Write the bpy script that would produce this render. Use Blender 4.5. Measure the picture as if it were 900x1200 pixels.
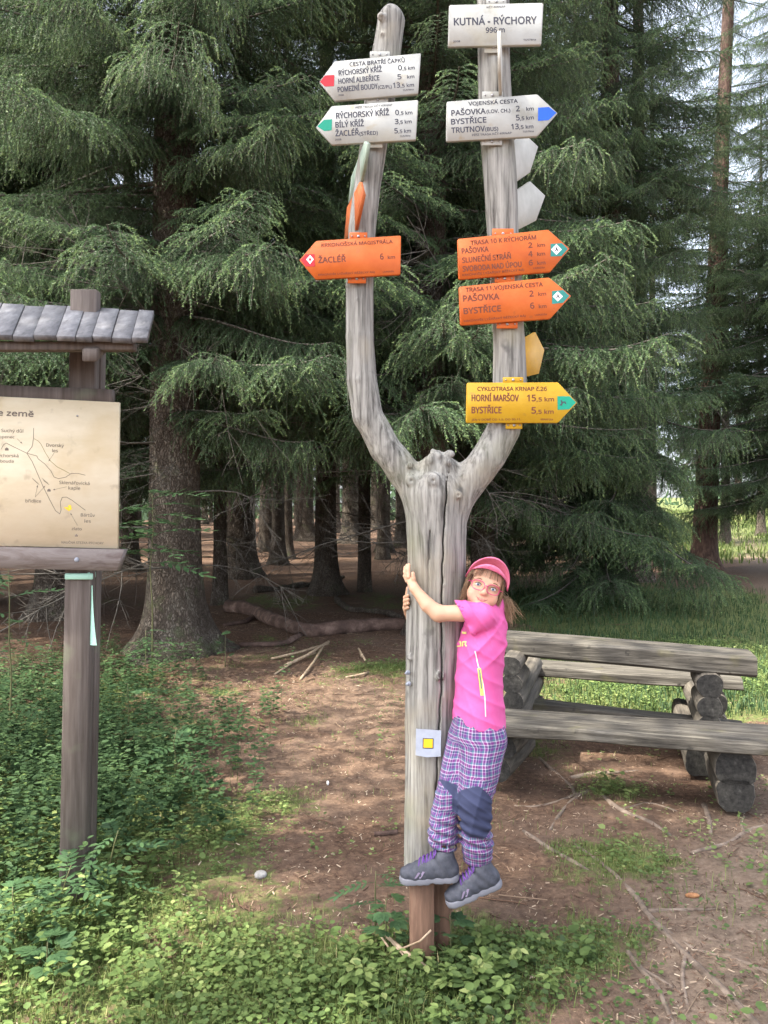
import bpy, math, random
import numpy as np
from mathutils import Vector, Matrix
from mathutils.bvhtree import BVHTree
R = math.radians
S = bpy.context.scene
for _o in list(bpy.data.objects): bpy.data.objects.remove(_o)
COL = S.collection

# ---------------------------------------------------------------- camera
CAM_H = 1.65
cd = bpy.data.cameras.new('camera'); cam = bpy.data.objects.new('camera', cd); COL.objects.link(cam)
cam.location = (0, 0, CAM_H); cam.rotation_euler = (R(90), 0, 0)
cd.sensor_fit = 'VERTICAL'; cd.sensor_height = 36; cd.sensor_width = 27; cd.lens = 27
cd.clip_start = .05; cd.clip_end = 2000
S.camera = cam
# ---------------------------------------------------------------- sky, sun, exposure
SUN_EL, SUN_AZ = 57, -112          # azimuth measured from +Y (ahead of the camera) towards +X
w = bpy.data.worlds.new('World'); S.world = w; w.use_nodes = True
nt = w.node_tree; bg = nt.nodes['Background']
sky = nt.nodes.new('ShaderNodeTexSky'); sky.sky_type = 'NISHITA'; sky.sun_disc = False
sky.sun_elevation = R(SUN_EL); sky.sun_rotation = R(SUN_AZ); sky.altitude = 900; sky.air_density = .8; sky.dust_density = 7; sky.ozone_density = 1.6
hz_ = nt.nodes.new('ShaderNodeHueSaturation'); hz_.inputs['Saturation'].default_value = .45     # thin high haze whitens the blue
nt.links.new(sky.outputs[0], hz_.inputs['Color']); nt.links.new(hz_.outputs[0], bg.inputs[0]); bg.inputs[1].default_value = .15
sl = bpy.data.lights.new('sun', 'SUN'); sun = bpy.data.objects.new('sun', sl); COL.objects.link(sun)
sl.energy = 2.9; sl.angle = R(.5); sl.color = (1, .95, .84)
sd = Vector((math.sin(R(SUN_AZ))*math.cos(R(SUN_EL)), math.cos(R(SUN_AZ))*math.cos(R(SUN_EL)), math.sin(R(SUN_EL))))
sun.rotation_euler = sd.to_track_quat('Z', 'Y').to_euler(); sun.location = (0, 0, 30)
S.view_settings.view_transform = 'Standard'; S.view_settings.look = 'None'; S.view_settings.gamma = 1
S.view_settings.exposure = 2.55
S.cycles.max_bounces = 6; S.cycles.diffuse_bounces = 3; S.cycles.glossy_bounces = 2; S.cycles.transmission_bounces = 4
S.cycles.use_denoising = True; S.cycles.use_adaptive_sampling = True
S.cycles.sample_clamp_indirect = 6

# ---------------------------------------------------------------- helpers
rng = np.random.default_rng(7); random.seed(7)
def P(px, py, Y):            # a point seen at pixel (px,py) of the 900x1200 photo, Y metres ahead
    return np.array([(px-450)/900*Y, Y, CAM_H-(py-600)/900*Y])
def unit(v): v = np.asarray(v, float); return v/np.linalg.norm(v)

def props(o, label=None, cat=None, group=None, kind=None):
    if label: o['label'] = label
    if cat: o['category'] = cat
    if group: o['group'] = group
    if kind: o['kind'] = kind
    return o
def thing(name, label, cat, loc=(0,0,0), rotz=0, group=None):
    o = bpy.data.objects.new(name, None); COL.objects.link(o); o.empty_display_size = .1
    o.location = tuple(loc); o.rotation_euler = (0, 0, rotz)
    return props(o, label, cat, group)
class MB:
    def __init__(s): s.v = []; s.f = []; s.n = 0; s.a = []; s.mi = []
    def add(s, v, f, a=0.0, mi=0):
        v = np.asarray(v, float).reshape(-1, 3)
        if len(v) == 0: return s
        s.v.append(v)
        if isinstance(f, np.ndarray): s.f.append(f.astype(np.int64)+s.n); k = len(f)
        else:
            for q in f: s.f.append(np.asarray([q])+s.n)
            k = len(f)
        s.mi.append(np.full(k, mi))
        s.a.append(np.broadcast_to(np.asarray(a, float), (len(v),)) if np.ndim(a) < 2 else a)
        s.n += len(v); return s
    def mesh(s, name, mats, smooth=False):
        me = bpy.data.meshes.new(name)
        V = np.concatenate(s.v); me.vertices.add(len(V)); me.vertices.foreach_set('co', V.astype(np.float32).ravel())
        tot = np.concatenate([np.full(len(f), f.shape[1]) for f in s.f]); li = np.concatenate([f.ravel() for f in s.f])
        st = np.concatenate([[0], np.cumsum(tot)[:-1]])
        me.loops.add(len(li)); me.loops.foreach_set('vertex_index', li.astype(np.int32))
        me.polygons.add(len(tot)); me.polygons.foreach_set('loop_start', st.astype(np.int32)); me.polygons.foreach_set('loop_total', tot.astype(np.int32))
        me.polygons.foreach_set('material_index', np.concatenate(s.mi).astype(np.int32))
        if smooth: me.polygons.foreach_set('use_smooth', np.ones(len(tot), bool))
        at = me.attributes.new('tone', 'FLOAT', 'POINT'); at.data.foreach_set('value', np.concatenate(s.a).astype(np.float32))
        for m in (mats if isinstance(mats, (list, tuple)) else [mats]): me.materials.append(m)
        me.update(calc_edges=True); me.validate()
        return me
    def build(s, name, mats, parent=None, smooth=False, loc=None):
        return link(name, s.mesh(name, mats, smooth), parent, loc)
def link(name, me, parent=None, loc=None):
    o = bpy.data.objects.new(name, me); COL.objects.link(o)
    if parent is not None:
        o.parent = parent
        if loc is None and parent.get('_abs'): pass
    if loc is not None: o.location = tuple(loc)
    return o
def worldchild(o, parent):   # parent o (built in world coordinates) under parent, keeping it in place
    o.parent = parent
    M = Matrix.Translation(parent.location) @ parent.rotation_euler.to_matrix().to_4x4()
    if parent.parent: M = parent.parent.matrix_parent_inverse @ M if False else M
    o.matrix_parent_inverse = M.inverted(); return o
def setattr_(me, name, arr, typ='FLOAT'):
    at = me.attributes.new(name, typ, 'POINT')
    if typ == 'FLOAT_VECTOR': at.data.foreach_set('vector', np.asarray(arr, np.float32).ravel())
    elif typ == 'FLOAT_COLOR':
        a = np.ones((len(arr), 4), np.float32); a[:, :3] = arr; at.data.foreach_set('color', a.ravel())
    else: at.data.foreach_set('value', np.asarray(arr, np.float32))
def frames(p):
    p = np.asarray(p, float); t = np.gradient(p, axis=0); t /= np.linalg.norm(t, axis=1)[:, None]+1e-12
    ref = np.array([0, 0, 1.]) if abs(t[:, 2]).mean() < .8 else np.array([1., 0, 0])
    n = np.cross(t, ref); n /= np.linalg.norm(n, axis=1)[:, None]+1e-9; b = np.cross(t, n); return t, n, b
def tube(p, r, k=6, cap=True, wob=0, seed=0):
    p = np.asarray(p, float); m = len(p); r = np.broadcast_to(np.asarray(r, float), (m,))
    t, n, b = frames(p); a = np.arange(k)*2*math.pi/k
    rr = r[:, None]*(1+(wob*np.random.default_rng(seed).normal(size=(m, k)) if wob else 0))
    V = p[:, None]+rr[..., None]*(np.cos(a)[None, :, None]*n[:, None]+np.sin(a)[None, :, None]*b[:, None])
    i = np.arange(m-1)[:, None]*k; j = np.arange(k)[None]; j2 = (j+1) % k
    F = np.stack([i+j, i+k+j, i+k+j2, i+j2], -1).reshape(-1, 4)
    V = V.reshape(-1, 3); out = [F]
    if cap:
        V = np.concatenate([V, p[:1], p[-1:]]); c0, c1 = len(V)-2, len(V)-1
        q = np.arange(k); q2 = (q+1) % k
        out.append(np.stack([np.full(k, c0), q, q2], 1)); out.append(np.stack([np.full(k, c1), (m-1)*k+q2, (m-1)*k+q], 1))
    return V, out
def addtube(mb, p, r, k=6, a=0.0, mi=0, **kw):
    V, fs = tube(p, r, k, **kw); mb.add(V, fs[0], a, mi)
    base = mb.n-len(V)
    for f in fs[1:]: mb.f.append(f+base); mb.mi.append(np.full(len(f), mi))
    return mb
def box(c, s, rot=None, bev=0.0):
    """box (centre, full size, optional 3x3 rotation) with chamfered edges"""
    h = np.asarray(s, float)/2; V = []; 
    if bev <= 0:
        V = np.array([[x, y, z] for x in (-1, 1) for y in (-1, 1) for z in (-1, 1)])*h
        F = np.array([[0,1,3,2],[4,6,7,5],[0,4,5,1],[2,3,7,6],[0,2,6,4],[1,5,7,3]])
    else:
        prof = []
        for (sx, sy) in ((1,1),(-1,1),(-1,-1),(1,-1)):
            q = [(h[0]-bev, h[1]), (h[0], h[1]-bev)] if sx*sy < 0 else [(h[0], h[1]-bev), (h[0]-bev, h[1])]
            prof += [(sx*a, sy*b) for a, b in q]
        pr = np.array(prof); sc = 1-bev/h[:2]
        L = [(-h[2], sc), (-h[2]+bev, 1), (h[2]-bev, 1), (h[2], sc)]
        V = np.concatenate([np.c_[pr*np.asarray(k), np.full(8, z)] for z, k in L])
        F = []
        for r_ in range(3):
            for j in range(8): F.append([r_*8+j, r_*8+(j+1) % 8, (r_+1)*8+(j+1) % 8, (r_+1)*8+j])
        F += [[0,7,6,5,4,3,2,1], [24+j for j in range(8)]]
    if rot is not None: V = V@np.asarray(rot).T
    return V+np.asarray(c, float), F
def addbox(mb, c, s, rot=None, bev=0.0, a=0.0, mi=0):
    V, F = box(c, s, rot, bev); return mb.add(V, F, a, mi)
def prism(pts, th, n, bev=0.0):
    """extrude a planar 3D polygon by th along -n (n points to the viewer)"""
    pts = np.asarray(pts, float); n = unit(n); m = len(pts); c = pts.mean(0)
    if sum(np.cross(pts[i]-c, pts[(i+1) % m]-c) for i in range(m))@n < 0: pts = pts[::-1]
    inner = c+(pts-c)*(1-bev) if bev else pts
    V = np.concatenate([inner, pts-n*(.002 if bev else 0), pts-n*th]); F = [list(range(m)), [2*m+i for i in range(m-1, -1, -1)]]
    for i in range(m):
        j = (i+1) % m; F += [[i, m+i, m+j, j], [m+i, 2*m+i, 2*m+j, m+j]]
    return V, F

# smooth pseudo-noise made of sines
_K = rng.normal(size=(3, 24, 3)); _PH = rng.uniform(0, 6.28, (3, 24))
def snoise(p, s=1.0, ch=0):
    p = np.asarray(p, float)*s; o = 0
    for k in range(0, 24): o = o+np.sin(p@_K[ch, k]+_PH[ch, k])
    return o/4.9

# ---------------------------------------------------------------- materials
def new_mat(name):
    m = bpy.data.materials.new(name); m.use_nodes = True; nt = m.node_tree
    return m, nt, nt.nodes['Principled BSDF'], nt.nodes, nt.links
def ramp(nodes, stops):
    r = nodes.new('ShaderNodeValToRGB'); e = r.color_ramp.elements
    while len(e) < len(stops): e.new(.5)
    for k, (p, c) in enumerate(stops): e[k].position = p; e[k].color = (*c, 1)
    return r
def noise_mat(name, stops, scale=(5, 5, 5), detail=6, rough=.8, bump=.3, bscale=None, bdist=.01, spots=None, rnd=.0, distort=0, spec=.3, turn=0.0):
    """colour from stretched noise through a ramp, bump from a finer one; spots=(scale,colour,lo,hi) adds patches"""
    m, nt, b, N, L = new_mat(name)
    tc = N.new('ShaderNodeTexCoord'); mp = N.new('ShaderNodeMapping'); mp.inputs['Scale'].default_value = scale
    tn_ = N.new('ShaderNodeMapping'); tn_.inputs['Rotation'].default_value = (0, 0, R(turn)); L.new(tc.outputs['Object'], tn_.inputs[0]); src = tn_.outputs[0]     # lets the grain follow a turned plank
    L.new(src, mp.inputs[0])
    n = N.new('ShaderNodeTexNoise'); n.inputs['Scale'].default_value = 1; n.inputs['Detail'].default_value = detail; n.inputs['Roughness'].default_value = .65; n.inputs['Distortion'].default_value = distort
    L.new(mp.outputs[0], n.inputs['Vector']); r = ramp(N, stops); L.new(n.outputs[0], r.inputs[0]); out = r.outputs[0]
    if spots:
        for sc, c, lo, hi in spots:
            n2 = N.new('ShaderNodeTexNoise'); n2.inputs['Scale'].default_value = sc; n2.inputs['Detail'].default_value = 4; L.new(tc.outputs['Object'], n2.inputs['Vector'])
            mr = N.new('ShaderNodeMapRange'); mr.inputs[1].default_value = lo; mr.inputs[2].default_value = hi; L.new(n2.outputs[0], mr.inputs[0])
            mx = N.new('ShaderNodeMix'); mx.data_type = 'RGBA'; L.new(mr.outputs[0], mx.inputs[0]); L.new(out, mx.inputs[6]); mx.inputs[7].default_value = (*c, 1); out = mx.outputs[2]
    if rnd:
        oi = N.new('ShaderNodeObjectInfo'); mr = N.new('ShaderNodeMapRange'); mr.inputs[3].default_value = 1-rnd; mr.inputs[4].default_value = 1+rnd; L.new(oi.outputs['Random'], mr.inputs[0])
        hs = N.new('ShaderNodeHueSaturation'); L.new(mr.outputs[0], hs.inputs['Value']); L.new(out, hs.inputs['Color']); out = hs.outputs[0]
    L.new(out, b.inputs['Base Color']); b.inputs['Roughness'].default_value = rough; b.inputs['Specular IOR Level'].default_value = spec
    if bump:
        mp2 = N.new('ShaderNodeMapping'); mp2.inputs['Scale'].default_value = bscale or tuple(2*s for s in scale); L.new(src, mp2.inputs[0])
        n3 = N.new('ShaderNodeTexNoise'); n3.inputs['Scale'].default_value = 1; n3.inputs['Detail'].default_value = 5; L.new(mp2.outputs[0], n3.inputs['Vector'])
        bp = N.new('ShaderNodeBump'); bp.inputs['Strength'].default_value = bump; bp.inputs['Distance'].default_value = bdist; L.new(n3.outputs[0], bp.inputs['Height']); L.new(bp.outputs[0], b.inputs['Normal'])
    return m
def leaf_mat(name, stops, trans=.35, rough=.55, rnd=.12, spec=.2):
    """colour by the per-vertex 'tone' attribute; thin leaves let some light through"""
    m, nt, b, N, L = new_mat(name)
    at = N.new('ShaderNodeAttribute'); at.attribute_name = 'tone'
    r = ramp(N, stops); L.new(at.outputs['Fac'], r.inputs[0])
    oi = N.new('ShaderNodeObjectInfo'); mr = N.new('ShaderNodeMapRange'); mr.inputs[3].default_value = 1-rnd; mr.inputs[4].default_value = 1+rnd; L.new(oi.outputs['Random'], mr.inputs[0])
    hs = N.new('ShaderNodeHueSaturation'); L.new(mr.outputs[0], hs.inputs['Value']); L.new(r.outputs[0], hs.inputs['Color'])
    L.new(hs.outputs[0], b.inputs['Base Color']); b.inputs['Roughness'].default_value = rough; b.inputs['Specular IOR Level'].default_value = spec
    tr = N.new('ShaderNodeBsdfTranslucent'); L.new(hs.outputs[0], tr.inputs[0])
    mx = N.new('ShaderNodeMixShader'); mx.inputs[0].default_value = trans; L.new(b.outputs[0], mx.inputs[1]); L.new(tr.outputs[0], mx.inputs[2])
    L.new(mx.outputs[0], N['Material Output'].inputs[0])
    return m
def flat(name, c, rough=.5, metal=0, spec=.4, bump=0, bs=200):
    m, nt, b, N, L = new_mat(name); b.inputs['Base Color'].default_value = (*c, 1); b.inputs['Roughness'].default_value = rough; b.inputs['Metallic'].default_value = metal
    b.inputs['Specular IOR Level'].default_value = spec
    if bump:
        n3 = N.new('ShaderNodeTexNoise'); n3.inputs['Scale'].default_value = bs; tc = N.new('ShaderNodeTexCoord'); L.new(tc.outputs['Object'], n3.inputs['Vector'])
        bp = N.new('ShaderNodeBump'); bp.inputs['Strength'].default_value = bump; bp.inputs['Distance'].default_value = .003; L.new(n3.outputs[0], bp.inputs['Height']); L.new(bp.outputs[0], b.inputs['Normal'])
    return m
M = {}
M['post'] = noise_mat('weathered grey wood', [(.30, (.045, .042, .036)), (.43, (.15, .143, .128)), (.54, (.25, .240, .215)), (.72, (.36, .348, .315))], (62, 62, 3.0), 8, .85, .55, (110, 110, 5), .008,
                      spots=[(3.0, (.28, .24, .17), .54, .8), (9.0, (.10, .095, .085), .64, .74), (2.2, (.20, .205, .13), .60, .85)])
M['stake'] = noise_mat('reddish brown stake wood', [(.3, (.06, .035, .022)), (.55, (.15, .085, .055)), (.8, (.26, .17, .11))], (25, 25, 2.5), 6, .85, .5, (60, 60, 5), .006)
M['bench'] = noise_mat('dark weathered bench wood', [(.32, (.022, .019, .015)), (.5, (.068, .060, .048)), (.72, (.16, .145, .12))], (2.4, 42, 42), 8, .8, .6, (5, 90, 90), .006, spots=[(5, (.10, .09, .045), .6, .8), (16, (.02, .018, .015), .64, .74)], turn=18)
M['beam_top'] = noise_mat('pale weathered plank top', [(.3, (.10, .09, .08)), (.5, (.22, .205, .19)), (.72, (.34, .325, .30))], (2.2, 30, 30), 8, .8, .45, (4, 70, 70), .005)
M['log_side'] = noise_mat('grey brown log side', [(.3, (.04, .034, .027)), (.55, (.11, .095, .075)), (.8, (.21, .185, .15))], (34, 2.5, 34), 7, .85, .6, (80, 5, 80), .008, turn=17)
M['log_end'] = noise_mat('dark sawn log end', [(.35, (.012, .011, .010)), (.6, (.034, .032, .028)), (.8, (.085, .080, .070))], (40, 40, 40), 6, .9, .5, (90, 90, 90), .004)
M['shingle'] = noise_mat('silver grey roof plank', [(.3, (.085, .083, .088)), (.55, (.16, .158, .165)), (.8, (.25, .248, .255))], (28, 3, 28), 7, .8, .4, (60, 5, 60), .005, rnd=.16)
M['board_wood'] = noise_mat('brown purple post wood', [(.3, (.065, .050, .042)), (.55, (.11, .09, .078)), (.8, (.17, .145, .128))], (48, 48, 2.6), 8, .8, .4, (60, 60, 5), .005, spots=[(4, (.14, .16, .10), .62, .8)])
M['rail_wood'] = noise_mat('purple brown rail wood', [(.35, (.13, .10, .09)), (.5, (.21, .18, .165)), (.6, (.15, .12, .105)), (.75, (.27, .235, .215))], (3, 20, 20), 5, .75, .35, (5, 60, 60), .005, distort=.8)
M['panel'] = noise_mat('cream printed panel', [(.3, (.58, .48, .31)), (.55, (.68, .58, .41)), (.8, (.74, .66, .50))], (3, 3, 8), 8, .55, .1, (10, 10, 40), .002, spots=[(14, (.46, .38, .26), .62, .76), (3, (.56, .43, .24), .55, .8)])
M['bark'] = None
M['white'] = noise_mat('off white sign paint', [(.3, (.27, .265, .225)), (.46, (.36, .36, .33)), (.7, (.415, .42, .39))], (9, 9, 9), 6, .45, .05, (30, 30, 30), .001, spots=[(20, (.34, .29, .20), .62, .78), (5, (.40, .38, .30), .56, .8)])
M['white_back'] = noise_mat('grey back of sign', [(.3, (.34, .325, .27)), (.6, (.43, .415, .36)), (.8, (.48, .47, .41))], (12, 12, 12), 6, .5, .05, (30, 30, 30), .001)
M['green_back'] = noise_mat('grey green side of sign', [(.3, (.20, .27, .20)), (.7, (.36, .42, .35))], (12, 12, 12), 6, .5, 0)
M['orange'] = noise_mat('orange sign paint', [(.3, (.44, .085, .012)), (.55, (.53, .115, .018)), (.8, (.58, .15, .035))], (9, 9, 9), 6, .45, .04, (30, 30, 30), .001, spots=[(26, (.36, .10, .03), .66, .8)])
M['orange_side'] = noise_mat('faded orange sign back', [(.3, (.36, .09, .025)), (.7, (.52, .14, .04))], (14, 14, 14), 6, .5, 0)
M['yellow'] = noise_mat('yellow sign paint', [(.3, (.43, .235, .010)), (.55, (.50, .29, .016)), (.8, (.54, .34, .035))], (9, 9, 9), 6, .45, .04, (30, 30, 30), .001, spots=[(26, (.34, .20, .03), .66, .8)])
M['yellow_side'] = noise_mat('dull yellow sign back', [(.3, (.45, .24, .02)), (.7, (.60, .34, .03))], (14, 14, 14), 6, .5, 0)
M['ink'] = flat('dark print', (.045, .045, .06), .6)
M['ink_brown'] = flat('dark brown print', (.14, .035, .015), .6)
M['ink_soft'] = flat('grey brown print', (.16, .13, .10), .6)
M['ink_faint'] = flat('olive map line', (.30, .25, .12), .6)
M['red'] = flat('red mark', (.50, .015, .025), .5); M['green'] = flat('green mark', (.0, .26, .16), .5); M['blue'] = flat('blue mark', (.005, .08, .45), .5)
M['teal'] = flat('teal mark', (.02, .20, .17), .5); M['pure'] = flat('white mark', (.78, .78, .76), .5); M['gold'] = flat('yellow mark', (.85, .50, .02), .5)
M['steel'] = flat('steel screw', (.35, .35, .36), .4, .8)
M['stone'] = noise_mat('pale grey stone', [(.3, (.20, .19, .18)), (.7, (.34, .33, .31))], (40, 40, 40), 5, .8, .3)
M['plate'] = noise_mat('grey painted marker plate', [(.3, (.22, .235, .27)), (.7, (.29, .31, .355))], (20, 20, 20), 5, .6, .05)
# ---------------------------------------------------------------- implicit surfaces -> mesh (surface nets)
class Field:
    def __init__(s, lo, hi, h):
        s.lo = np.asarray(lo, float); s.h = h; s.n = np.ceil((np.asarray(hi)-s.lo)/h).astype(int)+1
        s.F = np.full(tuple(s.n), 9.0, np.float32)
    def sub(s, lo, hi):
        i0 = np.clip(np.floor((np.asarray(lo)-s.lo)/s.h).astype(int), 0, s.n); i1 = np.clip(np.ceil((np.asarray(hi)-s.lo)/s.h).astype(int)+1, 0, s.n)
        if np.any(i1 <= i0): return None
        ax = [s.lo[k]+s.h*np.arange(i0[k], i1[k]) for k in range(3)]
        G = np.stack(np.meshgrid(*ax, indexing='ij'), -1).astype(np.float32)
        return tuple(slice(i0[k], i1[k]) for k in range(3)), G
    def op(s, fn, lo, hi, k=.01, mode='u'):
        q = s.sub(np.asarray(lo)-k-2*s.h, np.asarray(hi)+k+2*s.h)
        if q is None: return s
        sl, G = q; d = fn(G); A = s.F[sl]
        if mode == 'u':
            hh = np.maximum(k-np.abs(A-d), 0)/k; s.F[sl] = np.minimum(A, d)-hh*hh*k/4
        else:
            d = -d; hh = np.maximum(k-np.abs(A-d), 0)/k; s.F[sl] = np.maximum(A, d)+hh*hh*k/4
        return s
    def cap(s, a, b, ra, rb=None, k=.01, mode='u', sc=None):
        """tapered capsule; sc = per-axis stretch of its cross-section"""
        rb = ra if rb is None else rb; a = np.asarray(a, float); b = np.asarray(b, float); sc = np.ones(3) if sc is None else np.asarray(sc, float)
        r = max(ra, rb)*sc.max()
        def fn(G):
            p = (G-a)/sc; v = (b-a)/sc; t = np.clip((p@v)/(v@v+1e-9), 0, 1); return (np.linalg.norm(p-t[..., None]*v, axis=-1)-(ra+(rb-ra)*t))*sc.min()
        return s.op(fn, np.minimum(a, b)-r, np.maximum(a, b)+r, k, mode)
    def ell(s, c, r, Rm=None, k=.01, mode='u'):
        c = np.asarray(c, float); r = np.asarray(r, float); Rm = np.eye(3) if Rm is None else Rm
        def fn(G):
            p = (G-c)@Rm/r; l = np.linalg.norm(p, axis=-1); l2 = np.linalg.norm(p/r, axis=-1)+1e-9; return l*(l-1)/l2
        return s.op(fn, c-r.max(), c+r.max(), k, mode)
    def chain(s, pts, rs, k=.01, sc=None):
        A = np.array(pts, float); rr = np.array(rs, float); sc = np.ones(3) if sc is None else np.asarray(sc, float); m_ = rr.max()*sc.max()
        def fn(G):
            best = None
            for i in range(len(A)-1):
                p = (G-A[i])/sc; v = (A[i+1]-A[i])/sc; t = np.clip((p@v)/(v@v+1e-9), 0, 1); d = (np.linalg.norm(p-t[..., None]*v, axis=-1)-(rr[i]+(rr[i+1]-rr[i])*t))*sc.min()
                if best is None: best = d
                else: h_ = np.maximum(.004-np.abs(best-d), 0)/.004; best = np.minimum(best, d)-h_*h_*.001
            return best
        return s.op(fn, A.min(0)-m_, A.max(0)+m_, k)
    def merge(s, o, k=.01):
        hh = np.maximum(k-np.abs(s.F-o.F), 0)/k; s.F = np.minimum(s.F, o.F)-hh*hh*k/4; return s
    def disp(s, fn, band=.02):
        m = np.abs(s.F) < band; idx = np.argwhere(m); s.F[m] += fn(s.lo+s.h*idx).astype(np.float32); return s
    def mesh(s):
        F = s.F; ins = F < 0; c = np.zeros(tuple(s.n-1), np.uint8)
        for dx in (0, 1):
            for dy in (0, 1):
                for dz in (0, 1): c += ins[dx:F.shape[0]-1+dx, dy:F.shape[1]-1+dy, dz:F.shape[2]-1+dz]
        act = np.argwhere((c > 0) & (c < 8)); ids = np.full(c.shape, -1, np.int64); ids[tuple(act.T)] = np.arange(len(act))
        cor = np.array([[x, y, z] for x in (0, 1) for y in (0, 1) for z in (0, 1)]); val = np.stack([F[tuple((act+q).T)] for q in cor], 1)
        acc = np.zeros((len(act), 3)); cnt = np.zeros(len(act))
        for i in range(8):
            for j in range(i+1, 8):
                if np.abs(cor[i]-cor[j]).sum() != 1: continue
                a, b = val[:, i], val[:, j]; mk = (a < 0) != (b < 0); t = np.where(mk, a/(a-b+1e-12), 0)
                acc += mk[:, None]*(cor[i]+t[:, None]*(cor[j]-cor[i])); cnt += mk
        V = s.lo+s.h*(act+acc/np.maximum(cnt, 1)[:, None]); Q = []
        for ax in range(3):
            o1, o2 = [(1, 2), (2, 0), (0, 1)][ax]
            sl = [slice(1, -1)]*3; sl[ax] = slice(0, -1); A = ins[tuple(sl)]; sl[ax] = slice(1, None); B = ins[tuple(sl)]
            e = np.argwhere(A != B); off = np.ones(3, int); off[ax] = 0; e = e+off; inside = ins[tuple(e.T)]
            e1 = np.zeros(3, int); e1[o1] = 1; e2 = np.zeros(3, int); e2[o2] = 1
            q = np.stack([ids[tuple((e-e1-e2).T)], ids[tuple((e-e2).T)], ids[tuple(e.T)], ids[tuple((e-e1).T)]], 1)
            q[~inside] = q[~inside][:, ::-1]; Q.append(q)
        Q = np.concatenate(Q); Q = Q[(Q >= 0).all(1)]
        return V, Q

# ---------------------------------------------------------------- text and flat print on sign planes
_ref = {}
FONT = None
try:      # the grotesque typeface that ships inside Blender itself; its built-in default serves if it is missing
    import os
    FONT = bpy.data.fonts.load(os.path.join(bpy.utils.resource_path('LOCAL'), 'datafiles', 'fonts', 'NotoSansHebrew-Regular.woff2'))
except Exception: FONT = None
def text_mesh(s, bold=0.0):
    c = bpy.data.curves.new('t', 'FONT'); c.body = s; c.size = 1; c.offset = 0; c.resolution_u = 2
    
    if FONT: c.font = FONT
    o = bpy.data.objects.new('t', c); COL.objects.link(o); bpy.context.view_layer.update()
    me = o.to_mesh(); v = np.zeros(len(me.vertices)*3); me.vertices.foreach_get('co', v); v = v.reshape(-1, 3)
    f = [list(p.vertices) for p in me.polygons]; o.to_mesh_clear(); bpy.data.objects.remove(o); bpy.data.curves.remove(c)
    return v, f
def capH():
    if 'H' not in _ref: v, f = text_mesh('H'); _ref['H'] = v[:, 1].max()
    return _ref['H']
class Plane3:
    """a real plane in the scene (a sign's face): turns photo pixels into points on it"""
    def __init__(s, pt, n): s.p = np.asarray(pt, float); s.n = unit(n)
    def at(s, px, py, off=0.0):
        o = np.array([0, 0, CAM_H]); d = np.array([(px-450)/900, 1, -(py-600)/900]); pp = s.p+s.n*off
        return o+d*((pp-o)@s.n)/(d@s.n)
    def text(s, mb, t, x0, y0, x1, y1, h, off=.0005, bold=.012, mi=0):
        v, f = text_mesh(t); 
        if not len(v): return
        a, b = s.at(x0, y0, off), s.at(x1, y1, off); u = b-a; W = np.linalg.norm(u); u = u/W
        up = s.at(x0, y0-h, off)-a; up = up-(up@u)*u; H = np.linalg.norm(up); up = up/H
        x = (v[:, 0]-v[:, 0].min())/(v[:, 0].max()-v[:, 0].min())*W; y = v[:, 1]/capH()*H
        Q = a+x[:, None]*u+y[:, None]*up; e = bold*H*1.35      # heavier stroke: a few copies, each a hair in front of the last
        for k, (dx, dy) in enumerate([(0, 0)]+([(-e, 0), (e, 0), (0, -e), (0, e)] if bold > 0 else [])): mb.add(Q+u*dx+up*dy+s.n*.00006*k, f, 0, mi)
    def poly(s, mb, pts, off=.001, mi=0):
        V = np.array([s.at(*p, off) for p in pts]); mb.add(V, [list(range(len(V)))], 0, mi)

# ================================================================ LARGE STRUCTURE
BL = [(-.9,3.0,1.1,.9,.68),(-.2,2.6,.6,.5,.6),(-2.2,5.0,1.0,1.5,.95),(-1.0,4.2,.6,.5,.45),(.25,2.6,.4,.4,.7),(.5,3.1,.3,.3,.45),(3.6,9,2.0,2.4,1.0),(2.6,6.9,1.7,.7,.75),
      (4.2,13.5,3.2,3.2,1.2),(1.1,5.3,.6,.4,.35),(.95,3.5,.4,.35,.5),(2.2,4.2,.5,.3,.45),(1.2,3.0,.25,.25,.6),(1.75,2.95,.3,.25,.75),(1.05,3.75,.4,.3,.7),(1.4,2.65,.3,.2,.6),(.75,2.85,.2,.25,.6),(2.3,3.3,.3,.25,.55),(1.3,4.6,.4,.3,.6),(1.6,3.5,.25,.2,.5),(2.6,3.9,.3,.3,.6),(-.3,9.6,.5,.5,.35),(.05,8.2,.4,.6,.3),(-.6,6,.25,.4,.3),(-3,8,1.2,1,.5),(-2.4,13,2,1,.5),(0,14,1.5,1,.35)]
PATH = [(.4,1.0),(1.6,3.2),(3.2,5.0),(5.2,8.4),(7.0,12.5),(9.2,18),(12.5,26),(17,38),(20,60)]
def path_d(x, y):
    d = np.full(np.shape(x), 99.0)
    for (ax, ay), (bx, by) in zip(PATH[:-1], PATH[1:]):
        vx, vy = bx-ax, by-ay; t = np.clip(((x-ax)*vx+(y-ay)*vy)/(vx*vx+vy*vy), 0, 1); d = np.minimum(d, np.hypot(x-ax-t*vx, y-ay-t*vy))
    return d
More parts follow.
